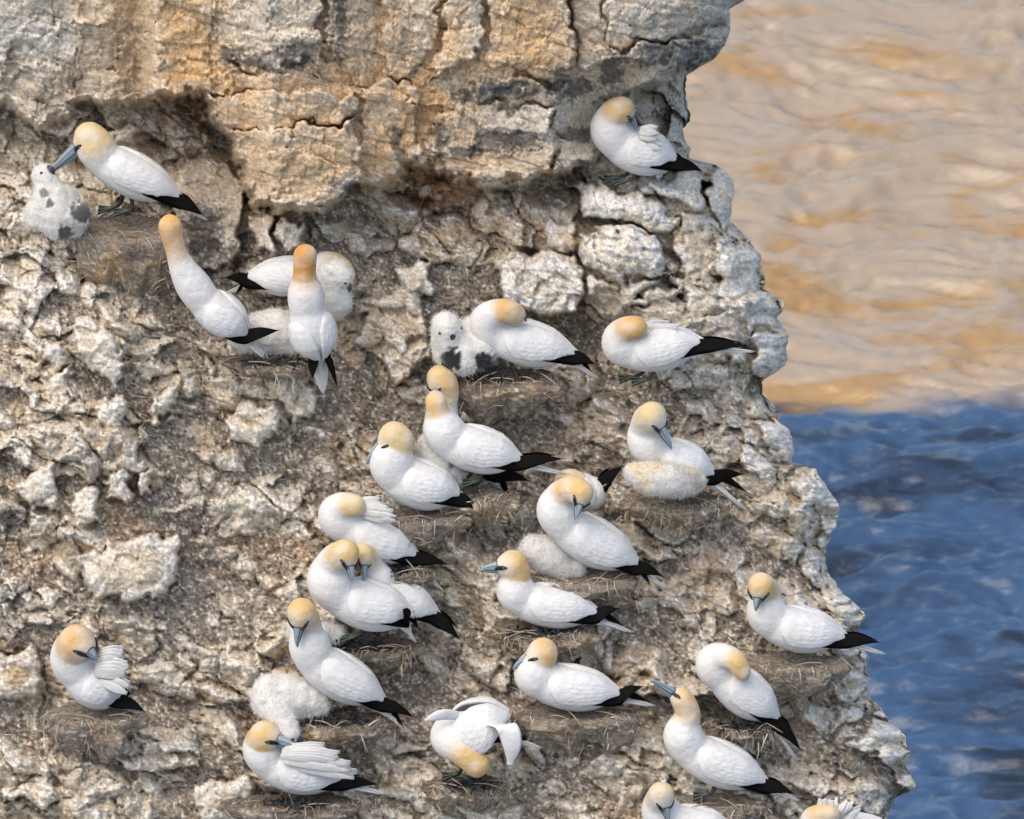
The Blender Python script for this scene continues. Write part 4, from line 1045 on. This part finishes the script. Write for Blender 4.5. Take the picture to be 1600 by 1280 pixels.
def build_chick(d):
    w0 = d['w0']; fx, fy = d['foot']
    loc = P(np.array(fx), np.array(fy), np.array(w0))
    root = empty('gannet_chick', loc, d['label'], 'chick', 'downy chicks of the colony')
    ch, ex = chain_of(d)
    def w3(c): return np.array([list(P(np.array(x), np.array(y), np.array(w))) + [r / PX] for x, y, w, r in c])
    C = crom(w3(ch), 6)
    if ex: C = np.concatenate([C, w3(ex)])
    V, F = remesh_spheres(C, .0065, 8)
    # tufted down: push out along the direction from the nearest sphere
    best = np.full(len(V), 1e9); nd = np.zeros(V.shape)
    for c in C:
        dv = V - c[:3]; L = np.linalg.norm(dv, axis=1); q = L / c[3]
        m = q < best
        best = np.where(m, q, best); nd = np.where(m[:, None], dv / L[:, None], nd)
    V2 = V + nd * (.006 * vnoise(V, .05, d['id'] + 60) + .0035 * vnoise(V, .022, d['id'] + 70))[:, None]
    tone = d['tone']
    colr = np.ones((len(V), 3)) * np.array([.70, .68, .63]) * tone
    colr *= (1 - .16 * sstep(-.1, .6, vnoise(V, .05, d['id'] + 80)))[:, None]
    if d.get('yel'):
        k = (d['yel'] * sstep(.0, .6, vnoise(V, .09, 3) + .15))[:, None]
        colr = colr * (1 - k) + np.array([.62, .44, .18]) * k
    for (x, y, r, s) in d.get('dark', []):
        c = P(np.array(x), np.array(y), np.array(w0 + LEAN * (fy - y) / PX + .05))
        # emerging black feathers on the wing
        dd = np.linalg.norm((V - c) - ((V - c) @ TOW)[:, None] * TOW * .6, axis=1) / (r / PX) + .5 * vnoise(V, .018, 5)
        k = (s * sstep(1.15, .75, dd))[:, None]
        colr = colr * (1 - k) + np.array([.025, .024, .026]) * k
    mesh_np('body', V2 - loc, F, M_DOWN, root, colr)
    # wispy down along the outline
    rs = np.random.RandomState(d['id'])
    k = rs.randint(0, len(V), 2200)
    dirs = nd[k] + rs.normal(0, .45, (len(k), 3)); dirs /= np.linalg.norm(dirs, axis=1)[:, None]
    p0 = V2[k] - dirs * .003; L = rs.uniform(.010, .022, len(k))[:, None]
    sd = np.cross(dirs, TOW); sd /= np.linalg.norm(sd, axis=1)[:, None] + 1e-9
    tv = np.stack([p0 - sd * .0009, p0 + sd * .0009, p0 + dirs * L], 1).reshape(-1, 3)
    dn = mesh_np('down', tv - loc, np.arange(len(tv)).reshape(-1, 3), M_DOWN, root, np.repeat(colr[k], 3, 0), smooth=False)
    dn['kind'] = 'stuff'
    if 'bill' in d:
        H = C[len(C) - 1 - len(ex), :3]; rH = C[len(C) - 1 - len(ex), 3]
        bx, by, bd = d['bill']
        tip = P(np.array(bx), np.array(by), np.array(w0 + LEAN * (fy - by) / PX + bd))
        f = unit(tip - H); hu = unit(WUP - (WUP @ f) * f)
        build_bill(d, H, rH, tip, hu, root, loc, long=False)
        hl = np.cross(f, hu)
        for s in (-1, 1):
            dv = unit(f * .5 + hu * .3 + hl * s * .8)
            ball('eye', H + dv * rH * .98, (.006,) * 3, np.eye(3), M_PUPIL, root, loc)
    return root

def build_nest(d, i):
    rs = np.random.RandomState(i + 3)
    x, y, a, h, b = d['x'], d['y'], d['a'] / PX, d['h'] / PX, d['b'] / PX
    w0 = float(macro(np.array([x]), np.array([y]))[0]) + .12
    c = P(np.array(x), np.array(y), np.array(w0))
    root = empty('nest', c, d['label'], 'nest', 'nests on the slope')
    nr, na = 54, 120
    ang = np.linspace(0, 2 * math.pi, na, endpoint=False)
    b = b * .62; h = h * .62
    lob = 1 + .22 * noise(np.cos(ang) * 1.5 + i, np.sin(ang) * 1.5, i + 5) + .09 * noise(np.cos(ang) * 4 + i, np.sin(ang) * 4, i + 6)
    rings = []; cols = []
    br = np.array([.325, .278, .222]); orr = np.array([.46, .305, .17]); dk = np.array([.17, .14, .11]); pale = np.array([.64, .59, .50])
    skew = rs.uniform(-.25, .25)
    hv = h * (1 + .45 * noise(np.cos(ang) * 1.8 + i * 3, np.sin(ang) * 1.8, i + 77))
    for k in range(nr):
        t = k / (nr - 1)
        if t < .36:
            rr = .02 + .98 * (t / .36); g = 0.0
            z = -.016 * math.cos(min(rr, 1) * math.pi / 2) - .012 * max(0, rr - .8) / .2 + np.zeros(na)
        else:
            g = (t - .36) / .64; rr = 1.0 + .10 * math.sin(min(g * 1.6, 1) * math.pi) * (1 - g) - .50 * g ** 1.7; z = -.012 - g ** 1.05 * hv / CP
        X_ = np.cos(ang) * a * rr * lob + skew * g * a; Y_ = np.sin(ang) * b * rr * lob + .55 * g * g * b
        sx_, sy_ = X_ * PX + i * 400, (Y_ * .5 + z) * PX
        rough = fbm(sx_, sy_, 46, 5, i + 11, .62)
        fibre = noise(sx_ / 9 + .02 * sy_, sy_ / 60, i + 31) + .6 * noise(sx_ / 4.5, sy_ / 40, i + 33)
        gs = min(1.0, g * 5)
        amp = .008 + .040 * gs
        X_ = X_ + np.cos(ang) * (amp * rough + .006 * gs * fibre); Y_ = Y_ + np.sin(ang) * (amp * rough + .008 * gs * fibre)
        Z_ = z + .014 * rough
        rings.append(np.stack([X_, Y_, Z_], -1))
        n2 = fbm(sx_, sy_, 60, 4, i + 51, .6); n3 = noise(sx_ / 5, sy_ / 5, i + 53); n4 = noise(sx_ / 3, sy_ / 3, i + 54)
        side = sstep(.0, .22, np.full(na, g) + .12 * n2)[:, None]
        om = (.85 * d['tint'] * sstep(-.15, .5, n2) * sstep(1.0, .5, g))[:, None]
        cc = (dk if d.get('dark') else br * .75) * (1 - side) + (br * (1 - om) + orr * om) * side
        pm = (sstep(.25, .7, fibre * .7 + .6 * n2) * .5)[:, None] * side
        cc = cc * (1 - pm) + pale * pm
        cc = cc * (1 + .45 * n3 + .3 * n4)[:, None] + np.clip(n3 + .5 * n4 - .35, 0, 1)[:, None] * np.array([.5, .46, .4]) * (.3 + .7 * side)
        cols.append(np.clip(cc, .015, .8))
    V = np.concatenate(rings); Cc = np.concatenate(cols)
    mesh_np('mound', V, grid_faces(nr, na, 0, True), M_NEST, root, Cc)
    # straws: some lie on the rim, some hang from it
    n = 90
    th = rs.uniform(math.pi * .95, math.pi * 2.05, n); rr = rs.uniform(.75, 1.07, n)
    lobn = np.interp(th % (2 * math.pi), ang, lob)
    p0 = np.stack([np.cos(th) * a * rr * lobn, np.sin(th) * b * rr * lobn, np.where(rr > .97, -rs.uniform(0, .7, n) * h, .004 + 0 * th)], -1)
    out = np.stack([np.cos(th), np.sin(th), 0 * th], -1)
    p0 = p0 + out * .006
    hang = rs.rand(n) < .6
    dv = np.where(hang[:, None], out * .35 + np.array([0, 0, -1.0]) + rs.normal(0, .35, (n, 3)), np.cross(out, WUP) * np.where(rs.rand(n) < .5, 1, -1)[:, None] + rs.normal(0, .4, (n, 3)) * np.array([1, 1, .5]))
    dv /= np.linalg.norm(dv, axis=1)[:, None]
    L = rs.uniform(.02, .075, n)[:, None]
    p1 = p0 + dv * L * .5 + rs.normal(0, .004, (n, 3)); p2 = p0 + dv * L + np.array([0, 0, -1]) * L * .25
    sd = np.cross(dv, TOW); sd /= np.linalg.norm(sd, axis=1)[:, None] + 1e-9
    hw = rs.uniform(.0009, .0020, n)[:, None]
    SV = np.stack([p0 - sd * hw, p0 + sd * hw, p1 - sd * hw, p1 + sd * hw, p2], 1).reshape(-1, 3)
    o = np.arange(n)[:, None] * 5
    tc = rs.uniform(.45, 1.1, (n, 1)) * np.where(rs.rand(n, 1) < .35, np.array([.56, .51, .42]), np.array([.36, .27, .18]))
    st = mesh_np('straw', SV, [o + np.array([0, 1, 3, 2]), o + np.array([2, 3, 4])], M_STRAW, root, np.repeat(tc, 5, 0), smooth=False)
    st['kind'] = 'stuff'
    # a few stout twigs, each its own piece
    for k in range(4):
        t0 = rs.uniform(math.pi * 1.05, math.pi * 1.95)
        q0 = np.array([math.cos(t0) * a * .85, math.sin(t0) * b * .85, .008]); dq = np.array([rs.uniform(-1, 1), rs.uniform(-.6, .1), rs.uniform(-.25, .15)]); dq /= np.linalg.norm(dq)
        Lq = rs.uniform(.07, .15)
        tube('twig', [q0 - dq * Lq / 2, q0 + np.array([0, 0, .01]), q0 + dq * Lq / 2], [.0022, .0028, .0014], M_TWIG, root, np.zeros(3), 4, 6)
    if d.get('dark'):
        # black strands of dried seaweed
        n = 90
        th = rs.uniform(math.pi * 1.15, math.pi * 1.85, n); rr = rs.uniform(.3, .98, n)
        p0 = np.stack([np.cos(th) * a * rr * .7, np.sin(th) * b * rr, .006 + .008 * rs.rand(n)], -1)
        dv = rs.normal(0, 1, (n, 3)) * np.array([1, 1, .45]); dv /= np.linalg.norm(dv, axis=1)[:, None]
        L = rs.uniform(.02, .06, n)[:, None]; p2 = p0 + dv * L; p1 = (p0 + p2) / 2 + rs.normal(0, .008, (n, 3))
        sd = np.cross(dv, TOW); sd /= np.linalg.norm(sd, axis=1)[:, None] + 1e-9; hw = .0035
        SV = np.stack([p0 - sd * hw, p0 + sd * hw, p1 - sd * hw, p1 + sd * hw, p2], 1).reshape(-1, 3)
        o = np.arange(n)[:, None] * 5
        sw = mesh_np('seaweed', SV, [o + np.array([0, 1, 3, 2]), o + np.array([2, 3, 4])], M_WEED, root, smooth=False)
        sw['kind'] = 'stuff'
M_TWIG = flat_mat('grey_twig', (.30, .25, .19), .85, .1)
M_WEED = flat_mat('dried_black_seaweed', (.012, .011, .011), .5, .4)
for i, d in enumerate(NESTS): build_nest(d, i)
for d in BIRDS: build_gannet(d)
for d in CHICKS: build_chick(d)
